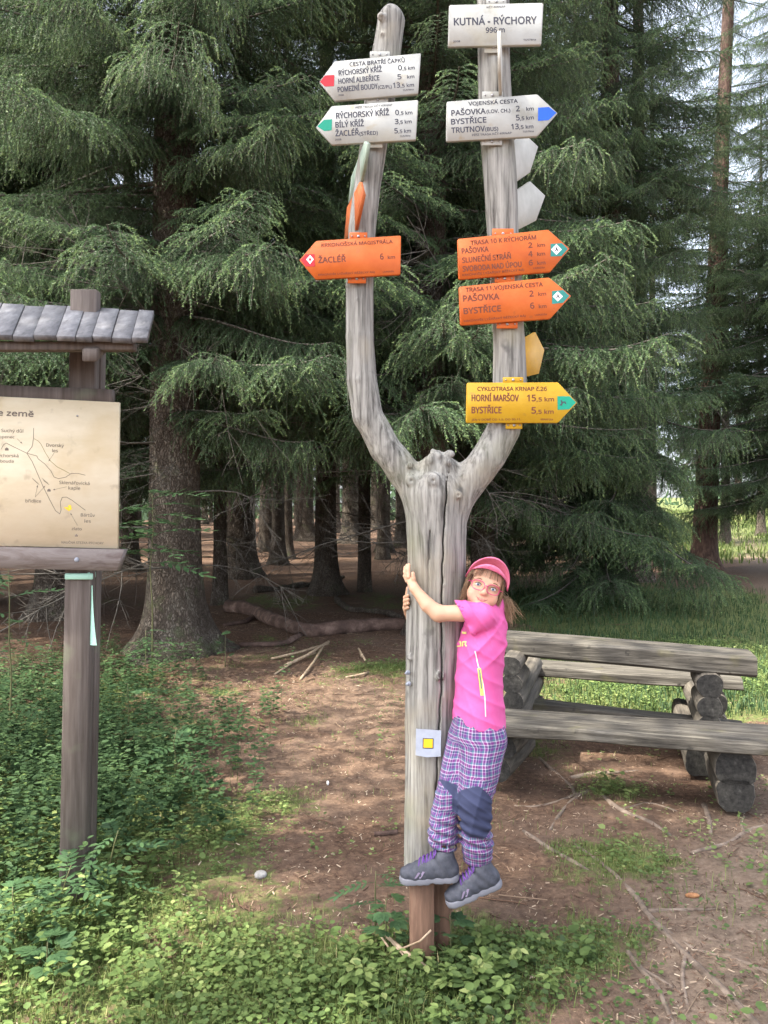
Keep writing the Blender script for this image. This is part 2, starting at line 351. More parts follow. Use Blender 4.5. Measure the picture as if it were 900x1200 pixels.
def green(x, y):
    x = np.asarray(x, float); y = np.asarray(y, float); g = np.zeros(x.shape)
    for cx, cy, rx, ry, wt in BL: g = g+wt*np.exp(-((x-cx)/rx)**2-((y-cy)/ry)**2)
    g = np.maximum(g, 1.3/(1+np.exp(-(y-22-1.2*np.maximum(0, 9-x))/1.5))*(x > .17*y+1))
    p = np.stack([x, y, 0*x], -1)
    g = g+.16*snoise(p, 1.3)+.14*snoise(p, 4.5, 1)+.1*snoise(p, 14, 2)
    return g*np.clip(path_d(x, y)/(.35+.02*y)-.2, .42, 1)
def gz(x, y):
    x = np.asarray(x, float); y = np.asarray(y, float); p = np.stack([x, y, 0*x], -1)
    z = .018*np.maximum(y-9, 0)-.018*np.maximum(y-55, 0)+.022*np.maximum(y-24, 0)*np.clip((x-5)/6, 0, 1)*(y < 400)
    return z+(.012*snoise(p, .9)+.010*snoise(p, 3.1, 1))*np.clip(np.hypot(x-.2, y-3)-.1, .15, 1.5)
def nonuni(a, b, d, lo, hi, g=1.12):
    c = list(np.arange(a, b, d)); s = d
    while c[-1] < hi: s *= g; c.append(c[-1]+s)
    s = d; c = c[::-1]
    while c[-1] > lo: s *= g; c.append(c[-1]-s)
    return np.array(c[::-1])
xs = nonuni(-3.2, 4.4, .04, -400, 400); ys = nonuni(1.8, 9.5, .04, -200, 700, 1.1)
X, Y = np.meshgrid(xs, ys, indexing='ij'); Z = gz(X, Y)
G_ = green(X, Y); fine = np.exp(-np.maximum(np.hypot(X, Y-4)-6, 0)/3)
Z = Z+fine*(.006*snoise(np.stack([X, Y, 0*X], -1), 16, 2)+.004*snoise(np.stack([X, Y, 0*X], -1), 38, 1))
nx, ny = X.shape; i = np.arange(nx-1)[:, None]*ny; j = np.arange(ny-1)[None]
F = np.stack([i+j, i+ny+j, i+ny+j+1, i+j+1], -1).reshape(-1, 4)
m, nt, b, N, L = new_mat('forest floor')
tc = N.new('ShaderNodeTexCoord'); at = N.new('ShaderNodeAttribute'); at.attribute_name = 'tone'; at2 = N.new('ShaderNodeAttribute'); at2.attribute_name = 'path'
def nz(sc, det=6, ro=.65, vec=None):
    n = N.new('ShaderNodeTexNoise'); n.inputs['Scale'].default_value = sc; n.inputs['Detail'].default_value = det; n.inputs['Roughness'].default_value = ro; L.new(vec or tc.outputs['Object'], n.inputs['Vector']); return n.outputs[0]
def mixc(f, a, c):
    x = N.new('ShaderNodeMix'); x.data_type = 'RGBA'; L.new(f, x.inputs[0]) if not isinstance(f, float) else None
    for k, q in ((6, a), (7, c)):
        if isinstance(q, tuple): x.inputs[k].default_value = (*q, 1)
        else: L.new(q, x.inputs[k])
    return x.outputs[2]
def mrange(f, lo, hi, a=0, c=1):
    x = N.new('ShaderNodeMapRange'); x.inputs[1].default_value = lo; x.inputs[2].default_value = hi; x.inputs[3].default_value = a; x.inputs[4].default_value = c; L.new(f, x.inputs[0]); return x.outputs[0]
r1 = ramp(N, [(.25, (.028, .017, .011)), (.45, (.085, .050, .033)), (.6, (.155, .096, .062)), (.78, (.27, .20, .14))]); L.new(nz(26, 8, .75), r1.inputs[0])
soil = mixc(mrange(nz(2.2), .45, .65, 0, .6), r1.outputs[0], (.115, .078, .058))
pth = ramp(N, [(.3, (.095, .066, .048)), (.6, (.205, .152, .112)), (.8, (.37, .30, .23))]); L.new(nz(34, 8, .75), pth.inputs[0])
soil = mixc(at2.outputs['Fac'], soil, pth.outputs[0])
r2 = ramp(N, [(.3, (.040, .050, .018)), (.5, (.10, .12, .04)), (.68, (.18, .19, .07)), (.8, (.28, .26, .13))]); L.new(nz(30, 8, .7), r2.inputs[0])
gadd = N.new('ShaderNodeMath'); gadd.operation = 'ADD'; L.new(at.outputs['Fac'], gadd.inputs[0]); L.new(mrange(nz(18, 6), .3, .7, -.28, .28), gadd.inputs[1])
colr = mixc(mrange(gadd.outputs[0], .42, .68), soil, r2.outputs[0])
L.new(colr, b.inputs['Base Color']); b.inputs['Roughness'].default_value = .95; b.inputs['Specular IOR Level'].default_value = .15
bp = N.new('ShaderNodeBump'); bp.inputs['Strength'].default_value = .7; bp.inputs['Distance'].default_value = .02; L.new(nz(45, 8, .8), bp.inputs['Height']); L.new(bp.outputs[0], b.inputs['Normal'])
ground = MB().add(np.stack([X, Y, Z], -1).reshape(-1, 3), F, G_.ravel()).build('ground', m, smooth=True); props(ground, kind='structure')
pf = np.clip(1.3-path_d(X, Y)/(.55+.008*Y), 0, 1)*np.clip(1.2-.5*(Y < 3.6)*(X < .9), 0, 1)
pf = np.clip(np.maximum(pf, .30*np.exp(-((X+.1)/1.3)**2-((Y-6.2)/2.6)**2))+.12*snoise(np.stack([X, Y, 0*X], -1), 3.5), 0, 1)
setattr_(ground.data, 'path', pf.ravel())

# bark
m, nt, b, N, L = new_mat('spruce bark'); tc = N.new('ShaderNodeTexCoord')
mp = N.new('ShaderNodeMapping'); mp.inputs['Scale'].default_value = (1, 1, .45); L.new(tc.outputs['Object'], mp.inputs[0])
vo = N.new('ShaderNodeTexVoronoi'); vo.feature = 'DISTANCE_TO_EDGE'; vo.inputs['Scale'].default_value = 30
nw_ = N.new('ShaderNodeTexNoise'); nw_.inputs['Scale'].default_value = 14; nw_.inputs['Detail'].default_value = 4; L.new(mp.outputs[0], nw_.inputs['Vector'])
va = N.new('ShaderNodeVectorMath'); va.operation = 'MULTIPLY_ADD'; L.new(nw_.outputs['Color'], va.inputs[0]); va.inputs[1].default_value = (.16, .16, .16); L.new(mp.outputs[0], va.inputs[2]); L.new(va.outputs[0], vo.inputs[0])
r1 = ramp(N, [(.3, (.075, .058, .045)), (.5, (.15, .122, .098)), (.66, (.21, .185, .15)), (.82, (.27, .27, .21))]); L.new(nz(7, 8, .7, mp.outputs[0]), r1.inputs[0])
colr = mixc(mrange(vo.outputs['Distance'], .0, .22, .25, 1), (.045, .034, .026), r1.outputs[0])
colr = mixc(mrange(nz(3.2, 5), .56, .74), colr, (.10, .12, .06))
L.new(colr, b.inputs['Base Color']); b.inputs['Roughness'].default_value = .95; b.inputs['Specular IOR Level'].default_value = .15
bp = N.new('ShaderNodeBump'); bp.inputs['Strength'].default_value = .9; bp.inputs['Distance'].default_value = .03; L.new(mrange(vo.outputs['Distance'], 0, .25), bp.inputs['Height'])
bp2 = N.new('ShaderNodeBump'); bp2.inputs['Strength'].default_value = .6; bp2.inputs['Distance'].default_value = .01; L.new(nz(60, 6), bp2.inputs['Height']); L.new(bp.outputs[0], bp2.inputs['Normal']); L.new(bp2.outputs[0], b.inputs['Normal'])
M['bark'] = m
M['bark_red'] = noise_mat('red brown spruce bark', [(.3, (.035, .022, .017)), (.5, (.085, .052, .040)), (.7, (.15, .095, .072)), (.85, (.21, .16, .13))], (16, 16, 6), 8, .9, .9, (30, 30, 12), .02)
M['twig'] = noise_mat('grey dead twig', [(.3, (.07, .06, .05)), (.6, (.145, .13, .11)), (.8, (.23, .215, .185))], (20, 20, 20), 3, .9, 0, spec=.15)
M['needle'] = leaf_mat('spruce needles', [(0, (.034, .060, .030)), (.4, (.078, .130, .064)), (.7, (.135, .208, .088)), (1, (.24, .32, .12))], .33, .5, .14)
M['needle_far'] = leaf_mat('distant spruce needles', [(0, (.028, .050, .028)), (.5, (.062, .108, .054)), (1, (.13, .20, .085))], .25, .55, .22)

# ---------------------------------------------------------------- spruce boughs
def bough(seed, L_=3.0, droop=.22, comb=.5, nlen=.021, nw=.0078, step=.0036, sec=.062, ter=.056, stems=True):
    """one drooping spruce bough along +X: axis, side branches, hanging twigs, every twig set with needles"""
    g = np.random.default_rng(seed); mb = MB(); n = 30; t = np.linspace(0, 1, n)
    ph = g.uniform(0, 6)
    ax = np.stack([L_*t*(1-.06*t), .10*L_*t*np.sin(2.2*t+ph)*.6, L_*(.05*t-droop*t**2+.62*droop*t**4)], 1)
    if stems: addtube(mb, ax, .022*(L_/3)*(1-t)**.8+.003, 5, 0, 1)
    f = lambda q: np.stack([np.interp(q, t, ax[:, k]) for k in range(3)], -1)
    segs = []   # polylines (4 points), tip weight
    ns = int(L_/sec)
    for k in range(ns):
        q = .08+.92*(k+g.uniform(0, .8))/ns; p0 = f(q); tan = unit(f(min(q+.02, 1))-f(q-.02)); side = 1 if k % 2 else -1
        env = math.sin(math.pi*min(1, .12+q*.80))**.8*.62+.08
        l = L_/3*env*g.uniform(.55, 1.1)
        an = side*R(g.uniform(42, 66)); c, s_ = math.cos(an), math.sin(an)
        d = np.array([tan[0]*c-tan[1]*s_, tan[0]*s_+tan[1]*c, tan[2]*.7+g.uniform(-.12, .12)]); d = unit(d)
        u = np.linspace(0, 1, 6)[:, None]; dr = g.uniform(.15, .5)*(1+comb*.6)
        pl = p0+d*l*u+np.array([0, 0, -1])*l*dr*u**2+g.normal(0, .006, (6, 3))*u
        segs.append((pl, .55*q+.1, l, .003))
        nt_ = int(l/ter)
        for i_ in range(nt_):
            v = (i_+g.uniform(.2, .9))/max(nt_, 1); j_ = min(int(v*5), 4); fr = v*5-j_; b0 = pl[j_]*(1-fr)+pl[j_+1]*fr; td = unit(pl[j_+1]-pl[j_])
            sd_ = 1 if i_ % 2 else -1; perp = unit(np.cross(td, [0, 0, 1]))*sd_
            hang = comb*g.uniform(.3, 1.2)
            dd = unit(td*.85+perp*g.uniform(.5, .9)+np.array([0, 0, -hang*.9]))
            ll = (.06+.12*g.random()*(1-v*.4))*(1+hang*.7)
            u2 = np.linspace(0, 1, 4)[:, None]; p2 = b0+dd*ll*u2+np.array([0, 0, -1])*ll*(.25+hang*.5)*u2**2
            segs.append((p2, .35+.45*v*q, ll, .0016))
        if g.random() < comb*.55:       # long hanging switches
            for _ in range(2):
                v = g.uniform(.1, .9); j_ = min(int(v*5), 4); b0 = pl[j_]; ll = g.uniform(.18, .48)
                u2 = np.linspace(0, 1, 5)[:, None]; p2 = b0+np.array([g.normal(0, .15), g.normal(0, .15), -1])*ll*u2+g.normal(0, .012, (5, 3))*u2
                segs.append((p2, .2, ll, .0022))
    NV = []; NA = []
    for pl, tw, l, rr in segs:
        if stems and l > .1: 
            pp = pl[::2] if len(pl) > 4 else pl[[0, -1]]
            addtube(mb, pp, np.linspace(rr, .001, len(pp)), 3, 0, 1, cap=False)
        k = max(3, int(l/step)); u = np.sort(g.random(k))*(len(pl)-1); j_ = np.minimum(u.astype(int), len(pl)-2); fr = (u-j_)[:, None]
        p = pl[j_]*(1-fr)+pl[j_+1]*fr; td = pl[j_+1]-pl[j_]; td /= np.linalg.norm(td, axis=1)[:, None]+1e-9
        az = g.uniform(0, 2*math.pi, k); ref = np.where(np.abs(td[:, 2:3]) > .9, [[1., 0, 0]], [[0, 0, 1.]]); a1 = np.cross(td, ref); a1 /= np.linalg.norm(a1, axis=1)[:, None]+1e-9; a2 = np.cross(a1, td)
        rad = np.cos(az)[:, None]*a1+np.sin(az)[:, None]*a2*.8; dr = td*.75+rad; dr /= np.linalg.norm(dr, axis=1)[:, None]
        ln = nlen*g.uniform(.7, 1.15, k)[:, None]; wv = np.cross(dr, g.normal(size=(k, 3))); wv /= np.linalg.norm(wv, axis=1)[:, None]+1e-9
        tri = np.stack([p-wv*nw/2, p+wv*nw/2, p+dr*ln], 1); NV.append(tri.reshape(-1, 3))
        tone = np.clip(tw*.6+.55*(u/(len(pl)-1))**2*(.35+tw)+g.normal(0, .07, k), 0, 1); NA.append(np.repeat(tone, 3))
    NV = np.concatenate(NV); mb.add(NV, np.arange(len(NV)).reshape(-1, 3), np.concatenate(NA), 0)
    return mb
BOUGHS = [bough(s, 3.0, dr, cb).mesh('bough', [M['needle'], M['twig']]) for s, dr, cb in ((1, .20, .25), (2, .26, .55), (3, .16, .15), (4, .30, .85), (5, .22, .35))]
def dead_branch(seed, L_=1.6):
    g = np.random.default_rng(seed); mb = MB()
    def grow(p, d, l, r, lev):
        n = 6; u = np.linspace(0, 1, n)[:, None]; cv = g.normal(0, .16, 3)
        pl = p+d*l*u+cv*l*u**2+np.array([0, 0, -.28])*l*u**2+g.normal(0, .012*l, (n, 3))*u
        addtube(mb, pl, np.linspace(r, r*.35, n), 4 if lev < 2 else 3, 0, 0, cap=False)
        if lev < 3:
            for k in range([9, 5, 3][lev]):
                v = g.uniform(.2, 1); j_ = min(int(v*5), 4); dd = unit(unit(pl[j_+1]-pl[j_])*.8+g.normal(0, .6, 3)); grow(pl[j_], dd, l*g.uniform(.25, .5), r*.5, lev+1)
    grow(np.zeros(3), unit([1, 0, g.uniform(-.1, .15)]), L_, .011, 0)
    return mb
DEAD = [dead_branch(s).mesh('dead_branch', M['twig']) for s in (11, 12, 13, 14)]
def trunk_mesh(r, H, seed=0, flare=1.9, k=28, rings=70, lean=(0, 0), mat=None, bumps=.02):
    g = np.random.default_rng(seed); zz = np.concatenate([np.linspace(-.15, 1.6, rings//2), np.linspace(1.75, H, rings//2)]); a = np.arange(k)*2*math.pi/k
    lob = sum(np.cos(a*q+g.uniform(0, 6))*w_ for q, w_ in ((3, .35), (5, .3), (2, .2)))
    V = []
    for z in zz:
        fl = math.exp(-max(z, 0)/.28); rr = r*(1-.9*max(z, 0)/H)**.9*(1+(flare-1)*fl*(1+.55*lob))
        q = np.stack([np.cos(a)*3, np.sin(a)*3, np.full(k, z*1.2)], -1); rr = rr*(1+bumps*snoise(q, 1.6)+bumps*.6*snoise(q, 5, 1))
        V.append(np.stack([rr*np.cos(a)+lean[0]*z, rr*np.sin(a)+lean[1]*z, np.full(k, z)], 1))
    V = np.concatenate(V); m_ = len(zz); i = np.arange(m_-1)[:, None]*k; j = np.arange(k)[None]; j2 = (j+1) % k
    F = np.stack([i+j, i+j2, i+k+j2, i+k+j], -1).reshape(-1, 4)
    return MB().add(V, F).mesh('trunk', mat or M['bark'], True)
def inst(name, me, parent, loc, rot, sc):
    o = bpy.data.objects.new(name, me); COL.objects.link(o); o.parent = parent; o.location = tuple(loc); o.rotation_euler = rot; o.scale = (sc, sc, sc) if np.isscalar(sc) else sc; return o
def spruce(x, y, r, H, label, zmin, Lmax, seed, whorl=.42, per=6, dead=(0.8, 4.5, 14), ztop=None, keep=None, lean=(0, 0), mat=None, flare=1.9, name='spruce_tree', group=None, tip=-.05, dense_top=1.0):
    g = np.random.default_rng(seed); z0 = float(gz(x, y)); t = thing(name, label, 'tree', (x, y, z0), 0, group)
    link('trunk', trunk_mesh(r, H, seed, flare, lean=lean, mat=mat), t)
    z = zmin
    while z < (ztop or H*.95):
        for k in range(per if z < 9 else max(3, int(per*dense_top))):
            az = g.uniform(0, 2*math.pi) if k == 0 else az+2*math.pi/per+g.normal(0, .25)
            L_ = Lmax*(1-z/H)**.65*g.uniform(.75, 1.08)
            kp = keep(az % (2*math.pi), z, g) if keep else True
            if not kp: continue
            L_ *= float(kp)
            zz = z+g.uniform(-.15, .15); i = g.integers(0, 5)
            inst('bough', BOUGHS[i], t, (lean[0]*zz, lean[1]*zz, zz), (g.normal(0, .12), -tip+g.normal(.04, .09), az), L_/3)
        z += whorl*(1+.5*(z > 9))
    lo, hi, n = dead
    for k in range(n):
        zz = g.uniform(lo, hi); az = g.uniform(0, 2*math.pi); rr = r*.8
        inst('dead_branch', DEAD[g.integers(0, 4)], t, (lean[0]*zz+rr*math.cos(az), lean[1]*zz+rr*math.sin(az), zz), (g.uniform(0, 6.28), g.uniform(-.1, .25), az), g.uniform(.6, 1.25))
    return t
pxX = lambda px, Y: (px-450)/900*Y
D = lambda a: math.degrees(a)
# the large spruce on the left: trunk shows low down and again between the boughs
def keepA(az, z, g):
    a = (D(az)+90) % 360; a = a-360 if a > 180 else a      # 0 = towards the camera
    if z < 3.0: return .75 if (g.random() < .5 and (10 < a < 80 or a < -70)) else 0
    if z < 3.6: return (12 < a < 60 or a < -75 or g.random() < .45)
    if abs(a+3) < 16 and 4.6 < z < 5.7: return False
    return True
spruce(-2.45, 9.0, .31, 21, 'thick old spruce at left behind the map board, flared mossy base', 2.3, 3.5, 21, .30, 8, (.7, 4.2, 26), keep=keepA, flare=2.1)
spruce(.62, 10.2, .26, 22, 'dense spruce hidden behind the forked signpost, boughs hanging low', 2.9, 3.5, 22, .30, 8, (1.2, 4.2, 14), flare=1.5)
spruce(1.62, 12.6, .2, 20, 'slender spruce behind the girl, its low boughs filling the view right of the fork', 1.7, 3.4, 29, .32, 8, (1, 3, 8), keep=lambda az, z, g: z > 3 or D(az) % 360 > 270 or D(az) % 360 < 90, flare=1.5)
def keepL(az, z, g):
    a = D(az) % 360
    sc_ = .36 if (a < 75 or a > 285) and z < 7 else 1
    if z < 2.2: return 1 if 150 < a < 290 else (.3 if g.random() < .3 else 0)
    return sc_
spruce(4.3, 14.6, .27, 21, 'spruce with boughs sweeping down to the ground right of the signpost', .75, 3.9, 23, .27, 9, (.6, 2.5, 8), keep=keepL, tip=-.12)
def keepK(az, z, g):
    a = (D(az)+90) % 360; a = a-360 if a > 180 else a
    if z < 4.2: return g.random() < .25 and abs(a) > 40
    if abs(a) < 40: return g.random() < .3
    return True
spruce(8.1, 19.5, .30, 22, 'leaning reddish spruce trunk beside the path at right', 2.6, 3.3, 24, .5, 7, (1.0, 7, 26), keep=keepK, lean=(.045, 0), mat=M['bark_red'], flare=1.7)
# right edge spruce, dark, low boughs; its trunk stands out of the frame
spruce(9.9, 18.3, .3, 20, 'dark spruce at the right edge beyond the path, low boughs', 1.9, 3.8, 25, .34, 8, (1, 3, 4))
spruce(-7.2, 13.0, .27, 21, 'spruce at the left edge behind the roof of the map board', 2.2, 3.8, 26, .30, 8, (1, 4, 8))
spruce(-5.0, 11.6, .24, 20, 'spruce left of the large old trunk, seen above the map board roof', 2.6, 3.4, 30, .32, 8, (1, 4, 10))
spruce(5.6, 22.5, .2, 20, 'slender spruce between the low sweeping spruce and the reddish trunk', 5.5, 2.0, 27, .55, 5, (1.5, 6, 16), dense_top=.8)
spruce(-1.1, 14.5, .21, 20, 'spruce behind the large left trunk, filling the gap towards the signpost', 3.6, 3.4, 28, .34, 8, (1, 4.5, 14))
# stand of spruces in the depth of the forest: own trunk, crown shared as one mesh
def crown_mesh(seed, z0, H, Lm):
    g = np.random.default_rng(seed); base = [bough(s+40, 3.0, .24, .5, .075, .026, .030, .12, .13, stems=False) for s in range(3)]
    vs = [np.concatenate(b_.v) for b_ in base]; as_ = [np.concatenate(b_.a) for b_ in base]; mb = MB(); z = z0
    while z < H:
        for k in range(8):
            i = g.integers(0, 3); az = g.uniform(0, 6.28); s_ = Lm*(1-z/H)**.6*g.uniform(.7, 1.1)/3; c, s2 = math.cos(az), math.sin(az)
            V = vs[i]*s_@np.array([[c, s2, 0], [-s2, c, 0], [0, 0, 1]])+[0, 0, z+g.uniform(-.2, .2)]; mb.add(V, np.arange(len(V)).reshape(-1, 3), as_[i], 0)
        z += .5
    return mb.mesh('crown', [M['needle_far']])
CROWN = [crown_mesh(1, 3.7, 19, 2.7), crown_mesh(2, 4.2, 20, 2.4), crown_mesh(3, 2.2, 17, 2.9)]
FTR = [trunk_mesh(.2, 20, s, 1.7, 12, 24, bumps=.05) for s in (3, 4, 5)]
def far_tree(x, y, r, kind, seed, label, dead=6, name='spruce_tree', group=None, mat=None, lo=1.0):
    g = np.random.default_rng(seed); t = thing(name, label, 'tree', (x, y, float(gz(x, y))), 0, group); s = r/.2
    inst('trunk', FTR[seed % 3], t, (0, 0, 0), (0, 0, g.uniform(0, 6)), (s, s, 1))
    if kind is not None: inst('crown', CROWN[kind], t, (0, 0, 0), (0, 0, g.uniform(0, 6)), g.uniform(.92, 1.1))
    for k in range(dead):
        az = g.uniform(0, 6.28); zz = g.uniform(lo, 5); inst('dead_branch', DEAD[g.integers(0, 4)], t, (r*.8*math.cos(az), r*.8*math.sin(az), zz), (g.uniform(0, 6), g.uniform(-.1, .3), az), g.uniform(.7, 1.3))
    return t
for px, Y_, w_, kd, lb in [(283, 17.5, 34, 1, 'sturdy dark spruce with mossy foot behind the lying log'), (314, 26, 12, 1, 'thin pale green spruce trunk left of two dark trunks in the depth'),
        (357, 33, 22, 0, 'dark straight spruce trunk, left of the pair in the forest depth'), (392, 40, 14, 1, 'thin dark trunk between the two dark trunks in the depth'), (411, 31, 22, 0, 'dark straight spruce trunk, right of the pair in the forest depth'),
        (470, 28, 14, 1, 'dark trunk with spreading roots just left of the signpost'), (152, 19, 20, 2, 'dark spruce trunk just left of the large old spruce'), (440, 46, 12, 0, 'thin trunk far back between the lit young trunk and the signpost')]:
    far_tree(pxX(px, Y_), Y_, w_/900*Y_/2, kd, int(px), lb, 10)
t = thing('spruce_tree', 'slim brownish young spruce trunk, catching light, between signpost and dark trunks', 'tree', (pxX(427, 15.0), 15.0, float(gz(-.38, 15)))); inst('trunk', trunk_mesh(.13, 17, 9, 1.3, 18, 40, bumps=.03), t, (0,0,0), (0,0,0), 1)
inst('crown', CROWN[1], t, (0, 0, 1.2), (0, 0, 1), .8)
for k in range(9): inst('dead_branch', DEAD[k % 4], t, (0, 0, 1+k*.45), (k, .1, k*2.3), .7)
t = thing('dead_tree', 'thin dark mottled stem just right of the large old spruce', 'tree', (pxX(257, 13.2), 13.2, float(gz(-2.8, 13.2)))); inst('trunk', trunk_mesh(.12, 9, 10, 1.5, 14, 30, bumps=.08, lean=(.012, 0)), t, (0,0,0), (0,0,0), 1)
for k in range(8): inst('dead_branch', DEAD[k % 4], t, (0, 0, 1.2+k*.5), (k, .1, k*1.9), .8)
g = np.random.default_rng(5); pts = [(pxX(p_, q), q) for p_, q in ((283, 17.5), (314, 26), (357, 33), (392, 40), (411, 31), (470, 28), (152, 19), (427, 15), (257, 13.2), (440, 46))]+[(-2.45, 9), (.62, 10.2), (4.3, 14.6), (-1.1, 14.5), (-7.2, 13), (-5, 11.6), (1.62, 12.6), (6.6, 23.5), (8.1, 19.5)]
n = 0; tries = 0
while n < 84 and tries < 6000:
    tries += 1; y = 15+50*g.random()**1.1; q = g.uniform(-.62, .34); x = q*y+g.uniform(-1, 1)
    if x > 5 and y > 19: continue
    if x > .26*y and y > 17: continue
    if min(math.hypot(x-a, y-b_) for a, b_ in pts) < (2.3 if y < 30 else 2.7): continue
    pts.append((x, y)); n += 1
    kd = 2 if (y > 36 and q < -.1) or (y > 20 and (q > .12 or q < -.33)) else int(g.integers(0, 2))
    q_ = 450+x/y*900; side = 'left of the large old trunk' if q_ < 170 else 'between the old trunk and the dark pair' if q_ < 345 else 'between the dark pair and the signpost' if q_ < 476 else 'behind the signpost and the girl' if q_ < 600 else 'behind the low sweeping boughs at right'
    dep = 'near' if y < 22 else 'middle' if y < 34 else 'far' if y < 48 else 'farthest'
    far_tree(x, y, g.uniform(.13, .24), kd, 100+n, 'dim spruce of the %s rows, %s' % (dep, side), 5, group='%s spruces %s' % (dep, side))
for k, (x, y, lb) in enumerate([(24, 52, 'spruce at the far edge of the sunny meadow, left of its gap'), (31, 56, 'spruce at the far edge of the sunny meadow, at the right'), (16, 55, 'spruce standing where the forest meets the sunny meadow'), (27, 66, 'pale distant spruce behind the meadow edge')]): far_tree(x, y, .25, 2, 300+k, lb, 0)
def add_dapple_tree(x, y, zc, rx, rz, n_, seed, label):      # open-crowned broadleaf tree added out of frame, shaped to cast dappled shade
    g = np.random.default_rng(seed); t = thing('added_dapple_tree', label, 'tree', (x, y, 0)); MB().add(*(lambda q: (q[0], q[1][0]))(tube([[0, 0, -.1], [.05, 0, zc*.4], [-.05, .05, zc*.8], [0, 0, zc+rz*.6]], [.12, .09, .06, .02], 10))).build('trunk', M['bark'], t, smooth=True)
    cl = g.normal(size=(int(n_/26), 3)); cl /= np.linalg.norm(cl, axis=1)[:, None]; cl *= (g.random(len(cl))**.45)[:, None]*[rx, rx, rz]; c = np.repeat(cl, 26, 0)+g.normal(0, .26, (len(cl)*26, 3))+[0, 0, zc]
    d = g.normal(size=c.shape); d /= np.linalg.norm(d, axis=1)[:, None]; e = np.cross(d, g.normal(size=c.shape)); e /= np.linalg.norm(e, axis=1)[:, None]; d *= .075; e *= .045
    V = np.stack([c-d, c+e, c+d, c-e], 1).reshape(-1, 3); mb = MB().add(V, np.arange(len(V)).reshape(-1, 4), np.repeat(g.random(len(c)), 4)); mb.build('crown', M['needle_far'], t)
    br = MB()
    for q in cl[::3]: addtube(br, [[0, 0, zc-rz*.8+.4*(q[2]+rz)*.8], q*[.5, .5, .6]+[0, 0, zc-.1], q+[0, 0, zc]], [.03, .018, .006], 4)
    br.build('limb', M['bark'], t)
add_dapple_tree(-4.3, 1.0, 9.9, 2.1, 2.5, 3600, 61, 'unseen open broadleaf tree added left of the clearing to dapple signpost and girl')
add_dapple_tree(-7.4, -.4, 14.2, 2.3, 2.8, 3200, 62, 'taller unseen broadleaf tree added farther left for dappled shade')
add_dapple_tree(-6.3, 3.4, 8.0, 2.0, 3.0, 2600, 63, 'unseen broadleaf tree added at left beside the map board for dappled shade')
for k, (x, y, kd) in enumerate([(-9.2, 8, 2), (-9.6, 11.5, 2), (-11, 14.5, 2), (-12.5, 18, 2), (-10.8, 5.2, 2), (-13.5, 10, 2), (-15.5, 22, 2), (-7.2, 9.6, 0)]): far_tree(x, y, .2, kd, 340+k, 'unseen spruce added left of the picture to shade the forest interior', 0, group='unseen spruces added at left for shade')  # spruces added out of frame to keep low sun off the forest floor
for k, (x, y, lb) in enumerate([(9.6, 27.5, 'spruce beyond the path whose crown hangs left of the reddish trunk'), (12.9, 29, 'spruce beyond the path, crown right of the reddish trunk'), (16.2, 33, 'spruce beyond the path near the right edge'), (12.3, 37, 'spruce farther back seen just right of the reddish trunk'), (7.9, 31, 'spruce farther back between sweeping boughs and reddish trunk')]): far_tree(x, y, .17, k % 2, 360+k, lb, 3, lo=2.5)
g = np.random.default_rng(15)
mb = MB()
for k in range(90):      # far wood beyond the meadow: one mass
    x = g.uniform(-90, 120); y = g.uniform(75, 110); H = g.uniform(11, 17); z0 = float(gz(x, y)); 
    n_ = 260; zz = g.random(n_)**1.3*H; az = g.uniform(0, 6.28, n_); rr = (1-zz/H)*3.2*g.uniform(.6, 1.05, n_)+.15
    c = np.stack([x+rr*np.cos(az), y+rr*np.sin(az), z0+zz+.2], 1); d1 = g.normal(0, .45, (n_, 3)); d2 = g.normal(0, .45, (n_, 3))-[0, 0, .5]
    mb.add(np.stack([c, c+d1, c+d2], 1).reshape(-1, 3), np.arange(3*n_).reshape(-1, 3), np.repeat(g.random(n_)*.8, 3), 0)
props(mb.build('distant_wood', M['needle_far']), 'distant wood closing the view beyond the sunny meadow', kind='stuff')

# ================================================================ forked signpost
post = thing('forked_signpost', 'forked bare grey tree trunk that carries the hiking signs, hugged by the girl', 'signpost', (.2, 3.0, 0))
f = Field((-.36, 2.78, .22), (.62, 3.22, 3.66), .0055)
Yp = 3.0
def pp(px, py, Y=Yp): return P(px, py, Y)
tr = [(502, 1034, 26.5), (504, 950, 29), (507, 850, 32), (510, 760, 33), (511, 680, 33.5), (511, 620, 35.5), (511, 582, 38)]
f.chain([pp(a, b) for a, b, c in tr], [c/300 for a, b, c in tr], .03)
la = [(500, 588, 24), (478, 560, 20), (452, 526, 19), (432, 488, 18.5), (424, 445, 18), (421.5, 395, 17), (421, 335, 16.3), (425, 270, 16), (433, 205, 15.5), (444, 130, 16.5), (452, 70, 17), (459, 24, 17)]
f.chain([pp(a, b) for a, b, c in la], [c/300 for a, b, c in la], .035)
ra = [(528, 588, 24), (549, 563, 21), (573, 536, 19.5), (590, 503, 19), (597, 460, 18.8), (597, 400, 18.3), (593, 330, 18), (588, 250, 17.8), (583, 160, 18), (580, 90, 18.5), (578, 20, 18.5), (577, -22, 18.5)]
f.chain([pp(a, b) for a, b, c in ra], [c/300 for a, b, c in ra], .035)
f.ell(pp(514, 548, 2.99), (.075, .07, .055), k=.03)
for q in range(60): f.ell(pp(514+rng.normal(0, 6.5), 543+rng.uniform(-12, 10), 2.96+rng.uniform(-.04, .04)), rng.uniform(.007, .017, 3), k=.014)
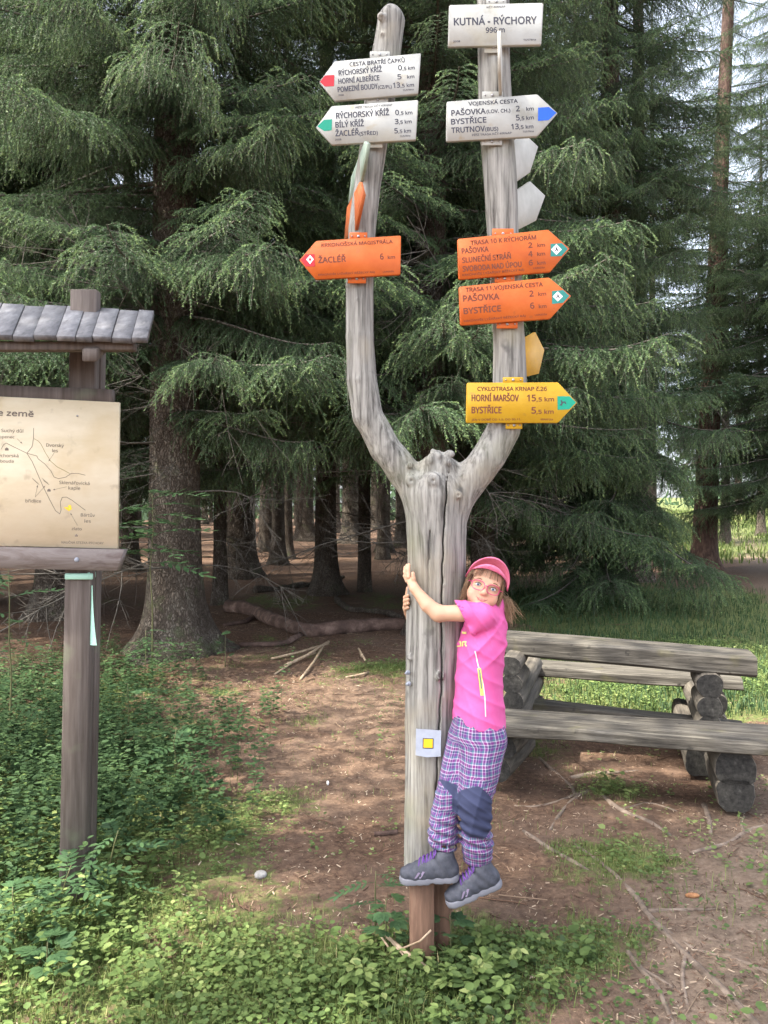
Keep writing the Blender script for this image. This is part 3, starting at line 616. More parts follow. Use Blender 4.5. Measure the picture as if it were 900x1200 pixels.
for (a, b, yy, r_) in [(482, 563, 2.925, .020), (508, 563, 2.885, .022), (538, 580, 2.895, .016), (516, 792, 2.885, .018), (481, 545, 2.93, .012), (419, 352, 2.945, .012), (420, 445, 2.94, .012), (480, 770, 2.94, .012), (447, 20, 2.95, .02), (448, 40, 2.95, .014)]:
    f.ell(pp(a, b, yy), (r_, r_*.8, r_), k=.012)
    f.ell(pp(a, b, yy-r_*.9), (r_*.5, r_*.7, r_*.5), k=.006, mode='s')
f.disp(lambda p: .0022*snoise(p*[1, 1, .12], 60)+.0030*snoise(p*[1, 1, .25], 20, 1)+.0015*snoise(p, 9, 2)+.007*snoise(p, 75, 1)*np.exp(-((p[:, 0]-.215)/.075)**2-((p[:, 2]-1.87)/.045)**2), .02)
# long drying crack on the front, shorter ones beside it
def crack(line, w_, dep):
    zs = [CAM_H-(b-600)/300 for a, b in line][::-1]; xs_ = [(a-450)/300 for a, b in line][::-1]
    def fn(G):
        xc = np.interp(G[..., 2], zs, xs_)+.0015*np.sin(G[..., 2]*60); e = np.minimum(np.interp(G[..., 2], [zs[0], zs[0]+.15, zs[-1]-.1, zs[-1]], [0, 1, 1, 0]), 1)
        return np.maximum(np.abs(G[..., 0]-xc)-w_*e, np.maximum(G[..., 1]-(2.89+dep), np.maximum(zs[0]-G[..., 2], G[..., 2]-zs[-1])))
    f.op(fn, (min(xs_)-.02, 2.8, zs[0]), (max(xs_)+.02, 2.9+dep, zs[-1]), .002, 's')
crack([(525, 545), (521, 565), (517, 620), (515, 700), (515, 790), (511, 860), (508, 960)], .0032, .035)
crack([(503, 600), (501, 660), (500, 720)], .0030, .012); crack([(530, 610), (531, 700), (529, 760)], .0030, .012)
V, Q = f.mesh(); trunk = MB().add(V, Q).build('trunk', M['post'], smooth=True); worldchild(trunk, post)
mb = MB()
for (a0, a1, y0, y1, zt) in [(480, 507, 2.80, 2.93, .305), (508.5, 528, 2.87, 3.0, .34)]:
    x0, x1 = (a0-450)/900*2.85, (a1-450)/900*2.9
    mb = MB(); V, F = box(((x0+x1)/2, (y0+y1)/2, zt/2-.1), (x1-x0, y1-y0, zt+.2), None, .006); mb.add(V, F); worldchild(mb.build('stake', M['stake']), post)
for (a, b) in [(480, 801), (479, 788)]:
    mb = MB(); c = pp(a, b, 2.93); addtube(mb, [c+[-.004, -.005, 0], c+[-.012, -.015, 0]], [.006, .005], 8); addtube(mb, [c, c+[-.006, -.006, 0]], [.009, .009], 8); worldchild(mb.build('knob', M['plate']), post)
# marker plate, nailed on the trunk
mk = thing('trail_marker', 'small grey plate with a yellow square, nailed low on the trunk beside the trousers', 'trail marker', P(502, 870, 2.872))
pl = Plane3(P(502, 870, 2.874), (-.12, -1, 0)); V, F = prism([pl.at(*q) for q in ((487.5, 854), (517, 856), (516.5, 886.5), (500, 887.5), (487, 885))], .002, pl.n)
worldchild(MB().add(V, F).build('plate', M['plate']), mk)
mb = MB(); pl.poly(mb, [(495.5, 865), (508, 865.3), (507.8, 877.3), (495.3, 877)], .0008, 0); pl.poly(mb, [(496.6, 866), (507, 866.2), (506.8, 876.3), (496.3, 876)], .0014, 1)
worldchild(mb.build('yellow_square', [M['ink'], M['gold']]), mk)

# ================================================================ signs
FN = (0, -1, 0); YS = 2.915
def sign(name, label, cat, off, s_, outline, matl, texts, marks, clamps, ink, th=.014, clampmat=None):
    ox, oy = off; c = lambda q: (q[0]/s_+ox, q[1]/s_+oy); pl = Plane3((0, YS, 0), FN); pts = [pl.at(*c(q)) for q in outline]; cen = np.mean(pts, 0)
    t = thing(name, label, cat, cen+[0, .012, 0]); A = np.array(pts)
    area = sum(A[i][0]*A[(i+1) % len(A)][2]-A[(i+1) % len(A)][0]*A[i][2] for i in range(len(A)))
    if area < 0: pts = pts[::-1]
    V, F = prism(pts, th, FN, .012); worldchild(MB().add(V, F).build('board', matl), t)
    mb = MB()
    for tx, x0, y0, x1, y1, h in texts: a, b = c((x0, y0)), c((x1, y1)); pl.text(mb, tx, a[0], a[1], b[0], b[1], h/s_, .0005, .030 if h > 20 else .014)
    worldchild(mb.build('lettering', ink), t)
    for k, (nm, mt, poly, o_) in enumerate(marks): mb = MB(); pl.poly(mb, [c(q) for q in poly], .0010+.0005*o_); worldchild(mb.build(nm, mt), t)
    for (x0, y0, x1, y1) in clamps:
        a, b = c((x0, y0)), c((x1, y1)); mb = MB(); p0 = pl.at(a[0], b[1], -.017); p1 = pl.at(b[0], a[1], -.017); cc = (p0+p1)/2; sz = np.abs(p1-p0)
        addbox(mb, cc, (sz[0], .004, sz[2]), None, .0015); cl = mb.build('clamp', clampmat or matl); worldchild(cl, t)
        for dx, r_ in ((0, .006), (-.36, .003), (.36, .003)):
            mb = MB(); q = cc+[dx*sz[0], -.002, 0]; addtube(mb, [q, q+[0, -.004, 0]], [r_, r_*.8], 8); o = mb.build('screw', M['steel']); o.parent = cl; o.matrix_parent_inverse = (Matrix.Translation(t.location) @ cl.matrix_parent_inverse.inverted() @ Matrix.Translation(-t.location)).inverted() if False else Matrix.Identity(4)
    return t
kms = lambda r_, v, x0, y0, x1, y1, h: []
GP = 'signs on the forked post'
sign('direction_sign', 'white arrow sign with a red tip, topmost on the left arm, three places', 'direction sign', (365, 50), 6.43,
     [(60,293),(172,143),(182,139),(818,79),(825,86),(805,378),(798,386),(180,436),(172,432)], M['white'],
     [('CESTA BRATŘÍ ČAPKŮ',288,178,703,145,29),('RÝCHORSKÝ KŘÍŽ',207,247,530,217,37),('HORNÍ ALBEŘICE',205,310,512,282,37),('POMEZNÍ BOUDY',200,373,500,345,38),('(CZ/PL)',502,348,605,343,24),
      ('0',655,207,682,205,37),(',5 km',687,208,778,200,25),('5',650,275,678,273,37),('km',722,270,775,266,24),('13',617,341,668,337,38),(',5 km',672,338,773,330,25),('2008',203,402,243,400,12),('TU578na',690,365,770,358,12)],
     [('red_tip', M['red'], [(64,293),(102,247),(172,243),(169,327),(100,330)], 0)], [(440,66,590,118)], M['ink'])
sign('direction_sign', 'white arrow sign with a green tip, second from the top on the left arm', 'direction sign', (365, 50), 6.43,
     [(35,635),(150,481),(160,477),(798,431),(806,438),(787,724),(780,731),(160,767),(150,763)], M['white'],
     [('PĚŠÍ TRASA KČT-KRNAP',333,497,607,475,15),('RÝCHORSKÝ KŘÍŽ',188,572,585,545,41),('BÍLÝ KŘÍŽ',182,640,395,628,41),('ŽACLÉŘ',182,705,358,696,41),('(STŘED)',362,700,500,692,27),
      ('0',633,545,660,543,37),(',5 km',664,545,760,538,25),('3',630,613,656,612,37),(',5 km',660,613,755,606,25),('5',627,683,652,681,37),(',5 km',656,682,750,676,25),('2008',178,737,225,735,12),('TU578na',668,712,745,706,12)],
     [('green_tip', M['green'], [(43,630),(95,581),(155,577),(152,660),(95,665)], 0)], [(420,404,577,460),(420,725,535,792)], M['ink'])
sign('name_sign', 'white rectangular sign at the top of the right arm reading KUTNÁ - RÝCHORY 996 m', 'name sign', (515, 0), 6,
     [(68,42),(76,34),(722,19),(731,27),(717,305),(708,313),(68,326),(60,318)], M['white'],
     [('KUTNÁ - RÝCHORY',103,178,683,165,50),('996 m',327,230,458,227,36),('KČT-KRNAP',332,58,465,52,14),('2008',97,298,145,296,12),('TU578na',590,287,678,284,12)], [], [(330,-10,468,36),(315,300,440,372)], M['ink'])
sign('direction_sign', 'white arrow sign with a blue tip pointing right, below the name sign', 'direction sign', (515, 100), 6,
     [(50,122),(58,113),(682,62),(692,66),(830,193),(690,352),(682,357),(56,393),(46,385)], M['white'],
     [('VOJENSKÁ CESTA',205,142,550,122,25),('PAŠOVKA',85,213,325,198,37),('(LOV. CH.)',332,196,498,188,24),('2',540,183,565,181,37),('km',612,178,663,175,24),('BYSTŘICE',83,275,330,260,37),('5',540,246,565,244,37),(',5 km',568,246,663,238,25),
      ('TRUTNOV',85,335,320,322,37),('(BUS)',323,322,413,318,26),('13',507,310,558,306,37),(',5 km',562,308,660,301,25),('PĚŠÍ TRASA KČT-KRNAP',230,358,508,341,14),('TU578na',585,332,663,328,12)],
     [('blue_tip', M['blue'], [(694,157),(770,152),(823,193),(768,244),(693,250)], 0)], [(300,44,445,100),(295,372,440,422)], M['ink'])
def emblem(cx, cy, r_, n=4, rot=0): return [(cx+r_*math.cos(rot+i*2*math.pi/n), cy+r_*math.sin(rot+i*2*math.pi/n)) for i in range(n)]
sign('direction_sign', 'orange arrow sign pointing left with a red tip, single place ŽACLÉŘ 6 km', 'direction sign', (345, 170), 6.43,
     [(38,865),(160,726),(170,721),(793,681),(803,688),(799,968),(790,976),(165,1011),(155,1005)], M['orange'],
     [('KRKONOŠSKÁ MAGISTRÁLA',205,768,740,738,25),('ŽACLÉŘ',182,888,388,878,42),('6',648,862,672,860,42),('km',705,858,758,855,24),('KRKONOŠE LYŽAŘSKÝ BĚŽECKÝ RÁJ',180,985,605,963,13),('LKR005b',668,962,750,957,12)],
     [('red_tip', M['red'], [(46,865),(87,824),(152,821),(154,914),(86,915)], 0), ('white_diamond', M['pure'], [(88,862),(118,828),(146,860),(118,897)], 1), ('diamond_symbol', M['red'], [(106,866),(117,845),(130,866),(118,874)], 2)],
     [(415,658,550,720),(402,975,540,1042)], M['ink_brown'])
sk = lambda cx, cy: ('skier_symbol', M['ink'], [(cx-14, cy+12), (cx-2, cy-2), (cx-6, cy-14), (cx+4, cy-16), (cx+8, cy-2), (cx+16, cy+10), (cx+10, cy+13), (cx+1, cy+3), (cx-9, cy+16)], 2)
sign('direction_sign', 'orange arrow sign pointing right listing three places, upper of two orange ones', 'direction sign', (530, 260), 6,
     [(36,128),(44,119),(670,55),(680,59),(825,187),(694,345),(686,351),(52,404),(43,397)], M['orange'],
     [('TRASA 10 K RÝCHORÁM',130,163,590,122,30),('PAŠOVKA',68,223,255,208,36),('SLUNEČNÍ STRÁŇ',72,288,413,258,36),('SVOBODA NAD ÚPOU',75,349,488,315,36),('2',537,182,563,180,36),('km',600,176,652,173,24),
      ('4',537,243,565,241,36),('km',599,239,653,235,24),('6',540,306,567,304,36),('km',600,302,655,298,24),('KRKONOŠE LYŽAŘSKÝ BĚŽECKÝ RÁJ',72,382,505,343,14),('LKR003a',570,332,650,326,12)],
     [('teal_tip', M['teal'], [(691,155),(770,149),(812,190),(768,240),(692,243)], 0), ('white_badge', M['pure'], emblem(732,194,38), 1), sk(732,194)], [(280,48,432,120),(298,370,438,428)], M['ink_brown'])
sign('direction_sign', 'orange arrow sign pointing right listing two places, lower of two orange ones', 'direction sign', (530, 260), 6,
     [(46,464),(55,455),(675,391),(686,395),(836,520),(694,675),(686,681),(64,727),(55,719)], M['orange'],
     [('TRASA 11.VOJENSKÁ CESTA',95,492,637,452,28),('PAŠOVKA',78,560,330,543,41),('BYSTŘICE',82,648,343,628,41),('2',545,525,572,523,40),('km',606,520,660,517,24),('6',550,610,577,608,40),('km',610,607,662,604,24),
      ('KRKONOŠE LYŽAŘSKÝ BĚŽECKÝ RÁJ',82,705,515,667,13),('LKR003a',582,662,665,655,12)],
     [('teal_tip', M['teal'], [(701,487),(780,479),(823,520),(778,569),(702,577)], 0), ('white_badge', M['pure'], emblem(742,524,36), 1), sk(742,524)], [(312,690,460,750)], M['ink_brown'])
bk = [('bicycle_symbol', M['ink'], [(735+15*math.cos(a), 590+15*math.sin(a)) for a in np.linspace(0, 6.28, 10)[:-1]], 2)]
sign('direction_sign', 'yellow arrow sign with a green tip, lowest on the right arm, cycle route', 'direction sign', (535, 375), 6,
     [(72,449),(80,440),(708,438),(717,442),(848,582),(718,718),(708,723),(74,723),(66,714)], M['yellow'],
     [('CYKLOTRASA KRNAP č.26',147,497,635,497,27),('HORNÍ MARŠOV',107,570,437,570,44),('BYSTŘICE',107,655,315,655,44),('15',497,570,557,570,44),(',5 km',563,572,685,571,27),('5',528,657,558,657,44),(',5 km',562,659,682,658,27),
      ('JEN V DOBĚ OD 1.5. DO 30.11.',105,708,455,705,13),('KRNAP26a',592,705,677,705,12)],
     [('green_tip', M['green'], [(709,536),(795,536),(841,580),(793,628),(711,632)], 0),
      ('bicycle_symbol', M['ink'], [(725,600),(737,585),(732,565),(740,563),(745,575),(765,572),(772,590),(766,592),(760,580),(748,583),(740,602)], 1)], [(325,402,470,442),(345,715,462,766)], M['ink_brown'])
def side_sign(label, pt, n, pts, mt, th=.012, edge=None):
    n = unit(n); pl = Plane3(pt, n); W = [pl.at(*q) for q in pts]; c = np.mean(W, 0); t = thing('direction_sign', label, 'direction sign', c)
    V, F = prism(W, th, pl.n, .01); worldchild(MB().add(V, F).build('board', mt), t); return t
co = lambda ox, oy, s_, L_: [(a/s_+ox, b/s_+oy) for a, b in L_]
# Seen nearly edge-on or from behind, fixed to the sides of the arms
def plank_sign(label, a, b, z0, z1, z0b, z1b, mt, tipfrac=.22, th=.012):
    """vertical board from plan point a to b, pointed at b"""
    a = np.array([*a, 0.]); b = np.array([*b, 0.]); d = unit(b-a); n = np.cross(d, [0, 0, 1]); m_ = a+(b-a)*(1-tipfrac)
    L_ = [a+[0, 0, z1], m_+[0, 0, z1b], b+[0, 0, (z0b+z1b)/2], m_+[0, 0, z0b], a+[0, 0, z0]]
    if n[1] > 0: n = -n; 
    V, F = prism(L_, th, n, .008); t = thing('direction_sign', label, 'direction sign', np.mean(L_, 0)); worldchild(MB().add(V, F).build('board', mt), t); return t
zz = lambda py, Y: CAM_H-(py-600)/900*Y
plank_sign('white sign seen edge-on, sticking out towards the viewer under the name sign', (.423, 2.78), (.50, 3.2), zz(84, 2.78), zz(36, 2.78), zz(84, 2.78)-.01, zz(36, 2.78)-.01, M['white_back'])
side_sign('grey back of a white arrow sign, upper of the two right of the right arm', (.50, 3.06, 2), (.83, -.56, 0), co(515, 100, 6, [(455,440),(600,340),(695,430),(637,613),(490,715),(455,725)]), M['white_back'])
side_sign('grey back of a white arrow sign, lower of the two right of the right arm', (.52, 3.06, 2), (.83, -.56, 0), co(515, 100, 6, [(478,785),(640,675),(745,775),(680,952),(525,1030),(480,1045)]), M['white_back'])
side_sign('dull yellow back of an arrow sign right of the right arm, above the yellow sign', (.56, 3.05, 2), (.75, -.66, 0), co(535, 375, 6, [(465,135),(555,85),(618,210),(580,377),(485,400),(462,405)]), M['yellow_side'])
side_sign('greenish white sign seen almost edge-on at the left arm', (-.072, 2.86, 2), (-.981, -.19, 0), co(345, 170, 6.43, [(528,-30),(550,-10),(520,180),(500,270),(405,440),(428,240)]), M['green_back'])
side_sign('orange sign seen almost edge-on left of the left arm, above ŽACLÉŘ', (-.0934, 2.86, 2), (-.981, -.19, 0), co(345, 170, 6.43, [(490,278),(514,375),(458,640),(375,715),(395,470)]), M['orange_side'])
# ================================================================ roofed map board at left
bd = thing('map_board', 'roofed wooden trail board with a cream map panel at the left edge', 'information board', P(88, 1050, 3.3)*[1, 1, 0])
for X0 in (0, -1.12):     # two posts, the left one outside the picture
    for (dx, yy, wv, dp, zt, py0) in ((0, 3.30, .112, .055, 2.60, 0), (.006, 3.365, .105, .06, 2.50, 0)):
        lean = (P(100, 350, 3.3)[0]-P(86.5, 1040, 3.3)[0])/2.55; mb = MB(); V, F = box((0, 0, 0), (wv, dp, zt+.15), None, .004)
        V[:, 0] += P(86, 1050, 3.3)[0]+dx+X0+(V[:, 2]+(zt+.15)/2)*lean; V[:, 1] += yy; V[:, 2] += (zt+.15)/2-.15
        mb.add(V, F); worldchild(mb.build('post', M['board_wood']), bd)
pl = Plane3((0, 3.235, 0), FN); cs = [pl.at(*q) for q in ((-215, 454), (139.5, 471.5), (137.5, 643), (-215, 634))]
V, F = prism(cs, .018, FN, .001); panel = MB().add(V, F).build('map_panel', M['panel']); worldchild(panel, bd)
def sub(o, par): o.parent = par; o.matrix_parent_inverse = Matrix.Identity(4); return o
co7 = lambda x, y: (x/5.453, y/5.453+460)
mb = MB()
for tx, x0, y0, x1, y1, h, bo in [('e země', -14, 145, 213, 155, 34, .035), ('Suchý důl', 8, 252, 148, 256, 20, .0), ('lopenec', -12, 291, 92, 293, 18, 0), ('Rýchorská', -28, 412, 118, 414, 20, 0), ('bouda', 2, 447, 87, 448, 19, 0),
        ('Dvorský', 296, 345, 408, 349, 20, 0), ('les', 333, 381, 370, 382, 20, 0), ('Sklenářovická', 378, 584, 572, 591, 20, 0), ('kaple', 437, 619, 512, 622, 20, 0), ('břidlice', 163, 702, 262, 704, 20, 0),
        ('Bártův', 516, 792, 606, 795, 20, 0), ('les', 540, 831, 580, 832, 20, 0), ('zlato', 458, 879, 522, 881, 18, 0), ('NAUČNÁ STEZKA RÝCHORY', 393, 964, 662, 970, 14, 0)]:
    a, b = co7(x0, y0), co7(x1, y1); pl.text(mb, tx, a[0], a[1], b[0], b[1], h/5.453, .0012, bo+.004)
sub(mb.build('lettering', M['ink_soft']), panel)
def pline(mb, L_, wd, off=.0012):
    L_ = [co7(*q) for q in L_]
    for (a, b) in zip(L_[:-1], L_[1:]):
        a, b = np.array(a), np.array(b); d = b-a; n_ = np.array([-d[1], d[0]])/np.linalg.norm(d)*wd/2; e = d/np.linalg.norm(d)*wd*.3; pl.poly(mb, [a+n_-e, b+n_+e, b-n_+e, a-n_-e], off+.0001*(len(mb.v) % 7))
mb = MB()
for L_, wd in (([(215,228),(214,290),(205,345),(172,388),(205,440),(240,520),(275,600),(320,690),(355,755),(382,776),(390,750),(385,700),(398,670),(425,668),(460,688),(505,722),(545,752)], .55),
               ([(8,360),(22,335),(38,322),(90,348),(172,388),(235,405),(245,425),(285,455),(325,500),(345,540),(375,550),(420,540),(455,517),(500,517),(545,528)], .5)): pline(mb, L_, wd)
for (a, b) in (((110,295),(142,326)), ((345,388),(310,440)), ((425,602),(338,622)), ((225,668),(240,592)), ((225,668),(288,596)), ((495,850),(450,770))):
    pline(mb, [a, b], .3); a, b = np.array(a, float), np.array(b, float); d = unit(b-a); n_ = np.array([-d[1], d[0]]); pl.poly(mb, [co7(*q) for q in (b, b-d*13+n_*5, b-d*13-n_*5)], .0013)
for (cx, cy, r_) in ((43, 362, 12), (313, 625, 11), (488, 914, 9)): pl.poly(mb, [co7(cx-r_, cy+r_*.7), co7(cx+r_, cy+r_*.7), co7(cx+r_, cy-r_*.3), co7(cx, cy-r_), co7(cx-r_, cy-r_*.3)], .0013)
for k in range(7): pline(mb, [(205+k*6+rng.uniform(-4, 4), 545+k*5), (215+k*6, 560+k*5)], .3)
for k in range(5): pline(mb, [(268+k*8, 545+k*7), (285+k*7, 570+k*5)], .3)
sub(mb.build('route_lines', M['ink_soft']), panel)
mb = MB(); pline(mb, [(218,295),(245,310),(262,330),(290,385),(325,440),(365,475),(405,495),(445,517)], .5); sub(mb.build('olive_route', M['ink_faint']), panel)
mb = MB()
for cx, cy, r_ in ((445, 728, 11), (428, 740, 9), (440, 748, 9), (415, 736, 5), (452, 742, 7)): pl.poly(mb, [co7(*q) for q in emblem(cx, cy, r_, 7)], .001+.0001*r_)
sub(mb.build('gold_mark', M['gold']), panel)
mb = MB(); c = pl.at(91, 487.5, .001); addtube(mb, [c, c+[0, -.004, 0]], .004, 8); sub(mb.build('screw', M['steel']), panel)
pl2 = Plane3((0, 3.215, 0), FN); cs = [pl2.at(*q) for q in ((-230, 636), (145.5, 644), (137, 669), (-230, 661))]; V, F = prism(cs, .045, FN, .003); worldchild(MB().add(V, F).build('lower_rail', M['rail_wood']), bd)
c = pl2.at(90, 656, 0); mb = MB(); addtube(mb, [c+[0, .002, 0], c+[0, -.006, 0]], [.012, .008], 10); worldchild(mb.build('bolt', M['plate']), bd)
cs = [pl2.at(*q) for q in ((-225, 441), (128, 455), (128, 474), (-225, 462))]; V, F = prism([q+np.array([0, .03, 0]) for q in cs], .04, FN, .003); worldchild(MB().add(V, F).build('upper_rail', M['board_wood']), bd)
g = np.random.default_rng(3); e0, e1 = P(173, 398.5, 2.98), P(-260, 384, 2.98); r0, r1 = P(181, 366, 3.33), P(-232, 342, 3.33); f_ = 0.0
while f_ < 1:
    wf = g.uniform(.042, .064); a, b = f_+.0012, min(f_+wf, 1)-.0012; lo_ = g.uniform(-.012, .012); up = np.array([0, -.004, .009])*g.uniform(-.3, 1)
    q = [e0+(e1-e0)*a, r0+(r1-r0)*a, r0+(r1-r0)*b, e0+(e1-e0)*b]; dn = unit(q[0]-q[1])*lo_; q[0] = q[0]+dn; q[3] = q[3]+dn*1.1; q = [x_+up for x_ in q]
    V, F = prism(q[::-1], .022, np.cross(q[1]-q[0], q[3]-q[0])*(1 if np.cross(q[1]-q[0], q[3]-q[0])[2] > 0 else -1), .004)
    o = MB().add(V, F).build('roof_plank', M['shingle']); worldchild(o, bd)
    f_ += wf
for xx in (-1.15, -2.3):
    mb = MB(); cz = 2.40; V, F = box((0, 0, 0), (.06, .34, .05), None, .004); V[:, 2] += V[:, 1]*.55; V += [xx, 3.17, cz-.045]; mb.add(V, F); worldchild(mb.build('roof_bracket', M['board_wood']), bd)
mb = MB(); V, F = box(((e0[0]+e1[0])/2-.02, 3.05, (e0[2]+e1[2])/2-.035), (abs(e0[0]-e1[0])-.1, .05, .035), None, .004); mb.add(V, F); worldchild(mb.build('eave_batten', M['board_wood']), bd)
tp = thing('plastic_strip', 'pale green plastic strip tied round the post under the map panel', 'tape', P(92, 675, 3.26))
Mtape = flat('pale green plastic', (.36, .62, .50), .4)
mb = MB(); 
V, F = box(P(92.5, 675.5, 3.262), (.118, .012, .026), None, .003); mb.add(V, F); V, F = box(P(107.5, 674, 3.3), (.008, .09, .028), None, .003); mb.add(V, F)
worldchild(mb.build('band', Mtape), tp)
u = np.linspace(0, 1, 8); q0, q1 = P(108, 686, 3.28), P(108.5, 756, 3.28); L_ = q0+(q1-q0)*u[:, None]; wv = (.004+.016*u**2)
V = np.concatenate([L_-np.c_[wv, 0*u, 0*u], L_+np.c_[wv, -.006+0*u, 0*u]]); Fq = [[i, i+8, i+9, i+1] for i in range(7)]; worldchild(MB().add(V, Fq).build('tail', Mtape), tp)

# ================================================================ log table and benches
def beam(name, A, B, back, th, parent, matl, seed=0, k=26):
    """hewn plank: front top edge A->B, 'back' vector to the rear edge, thickness th, slightly wavy"""
    A, B, back = map(lambda q: np.asarray(q, float), (A, B, back)); g = np.random.default_rng(seed); n = k; t = np.linspace(0, 1, n)
    prof = [(0, -.012), (.02, 0), (.25, .003), (.5, .004), (.75, .003), (.98, 0), (1, -.015), (1.0, -th*.6), (.9, -th*.93), (.7, -th), (.3, -th), (.06, -th*.95), (0, -th*.8)]
    u = unit(B-A); V = []
    for i_, tt in enumerate(t):
        for j_, (bf, dz) in enumerate(prof):
            p = A+(B-A)*tt+back*bf+[0, 0, dz]; p = p+unit(back)*.006*snoise(p*[1, 1, 2.], 4)*(1 if j_ in (0, 6, 7, 8, 12, 11) else .3)+[0, 0, (.005 if j_ > 6 else .0025)*snoise(p, 5, 1)]; V.append(p+u*(.006*snoise(p, 30, 2) if i_ in (0, n-1) else 0))
    m_ = len(prof); F = [[i*m_+j, i*m_+(j+1) % m_, (i+1)*m_+(j+1) % m_, (i+1)*m_+j] for i in range(n-1) for j in range(m_)]; F += [list(range(m_))[::-1], [(n-1)*m_+j for j in range(m_)]]
    o = MB().add(V, F).build(name, matl); worldchild(o, parent)
    for p_ in o.data.polygons: p_.use_smooth = False
    return o
def log(parent, c, d, L_, r, seed=0, sq=0.0):
    """log from the end-face centre c, running along d; its sawn end faces the viewer"""
    g = np.random.default_rng(seed); d = unit(d); s_ = unit(np.cross(d, [0, 0, 1])); up = np.cross(s_, d); k = 22; a = np.arange(k)*2*math.pi/k; e = (1-sq*.25*np.abs(np.sin(2*a))*-1)*(1+.04*np.cos(3*a+g.uniform(0, 6))+.02*g.normal(size=k)); e = np.clip(e, .8, 1.2)
    V = []; ts = [0, .012, .1, L_*.5, L_-.012, L_]; fs = [.955, 1, 1.0, 1.02, 1, .95]
    for tt, ff in zip(ts, fs): V.append(np.asarray(c)+d*tt+(np.cos(a)*r*e*ff)[:, None]*s_+(np.clip(np.sin(a), -.9, .9)*r*e*ff)[:, None]*up)
    mid = np.asarray(c)+d*.0; V0 = np.concatenate(V); mb = MB(); i = np.arange(len(ts)-1)[:, None]*k; j = np.arange(k)[None]; j2 = (j+1) % k
    F = np.stack([i+j, i+j2, i+k+j2, i+k+j], -1).reshape(-1, 4); mb.add(V0, F, 0, 0)
    mb.add(V[0], [list(range(k))], 0, 1); mb.add(V[-1], [list(range(k))[::-1]], 0, 1)
    o = mb.build('log', [M['log_side'], M['log_end']]); worldchild(o, parent)
    q = o.data.polygons
    for p_ in list(q)[:len(F)]: p_.use_smooth = True
    return o
vd = unit([math.sin(R(17)), math.cos(R(17)), 0]); ud = np.array([math.cos(R(17)), -math.sin(R(17)), 0])
tb = thing('log_table', 'long rustic log table of a hewn beam on stacked logs, right of the girl', 'table', (1.6, 5.1, 0))
beam('table_top', P(578, 746, 5.27), P(888, 772, 4.71), vd*.36, .125, tb, M['bench'], 1)
beam('cross_beam', P(600, 822, 5.45), P(872, 852, 4.98), vd*.17, .10, tb, M['bench'], 2)
for k, (py, r_) in enumerate([(804, .082), (829.5, .076), (852, .078), (893, .096)]): 
    c = P(832 if k < 3 else 822, py, 4.76); log(tb, c if k < 3 else c, vd*[1, 1, 1], .42 if k < 2 else 1.3, r_, k, .5 if k == 3 else 0)
for k, (py, r_) in enumerate([(781, .070), (801, .07), (822, .07), (846, .075), (880, .08)]): log(tb, P(598+k*1.5, py, 5.0), vd, .42 if k < 2 else 1.3, r_, 10+k)
fb = thing('log_bench', 'front log bench with a wide plank seat, nearest to the viewer', 'bench', (1.5, 4.5, 0))
beam('seat', P(560, 848, 4.47), P(925, 873, 4.06), vd*.40, .075, fb, M['bench'], 3)
for k, (px, py, r_) in enumerate([(862, 901, .105), (862, 932, .098)]): log(fb, P(px, py, 4.17), vd, .62, r_, 20+k, .3)
for k, (px, py, r_) in enumerate([(591, 876, .075), (582, 902, .085)]): log(fb, P(px, py, 4.62-.0*k), unit([.42, .9, 0]), .62, r_, 30+k)
bb = thing('log_bench', 'back log bench, thin plank seen beyond the table', 'bench', (1.9, 5.9, 0))
beam('seat', P(598, 780, 6.16), P(871, 797.5, 5.62), vd*.34, .085, bb, M['bench'], 4)
for k, (px, py) in enumerate([(838, 826), (838, 848)]): log(bb, P(px, py, 5.66), vd, .4, .09, 40+k)
for k, (px, py) in enumerate([(612, 815), (612, 836)]): log(bb, P(px, py, 6.15), vd, .4, .09, 50+k)

# ================================================================ the girl
girl = thing('person', 'girl in pink cap, pink shirt and plaid trousers hugging the forked trunk', 'person', P(535, 1035, 2.85))
HC = P(567.3, 689.5, 2.905)            # middle of the head
rgt = unit([math.cos(R(19)), -.10, -math.sin(R(19))]); fwd = unit(np.array([-.12, -1, .16])-rgt*(np.array([-.12, -1, .16])@rgt)); upv = np.cross(rgt, -fwd); upv = upv if upv[2] > 0 else -upv
HR = np.stack([rgt, fwd, upv], 1)    # columns: right, forward, up
hl = lambda x, y, z: HC+HR@np.array([x, y, z])
body = Field((-.02, 2.68, .30), (.56, 3.26, 1.52), .0032)
# head
body.ell(hl(0, -.012, .024), (.068, .082, .072), HR, .01); body.ell(hl(0, .012, -.028), (.054, .058, .062), HR, .03)
body.ell(hl(0, .052, -.074), (.020, .018, .015), HR, .025)
for s_ in (-1, 1):
    body.ell(hl(.033*s_, .046, -.034), (.023, .020, .022), HR, .022); body.ell(hl(.030*s_, .062, .022), (.022, .010, .006), HR, .016)
    body.ell(hl(.029*s_, .079, .003), (.0165, .012, .011), HR, .012, 's'); body.ell(hl(.069*s_, -.008, -.008), (.008, .014, .020), HR, .008)
    body.ell(hl(.0085*s_, .077, -.024), (.0065, .008, .0055), HR, .006)
body.cap(hl(0, .066, .010), hl(0, .083, -.018), .0055, .0085, .012); body.ell(hl(0, .084, -.021), (.0085, .009, .007), HR, .008)
body.ell(hl(0, .060, -.050), (.024, .012, .014), HR, .016)
lp = [hl(x, .071-18*x*x, -.0485+16*x*x) for x in (-.019, -.010, 0, .010, .019)]
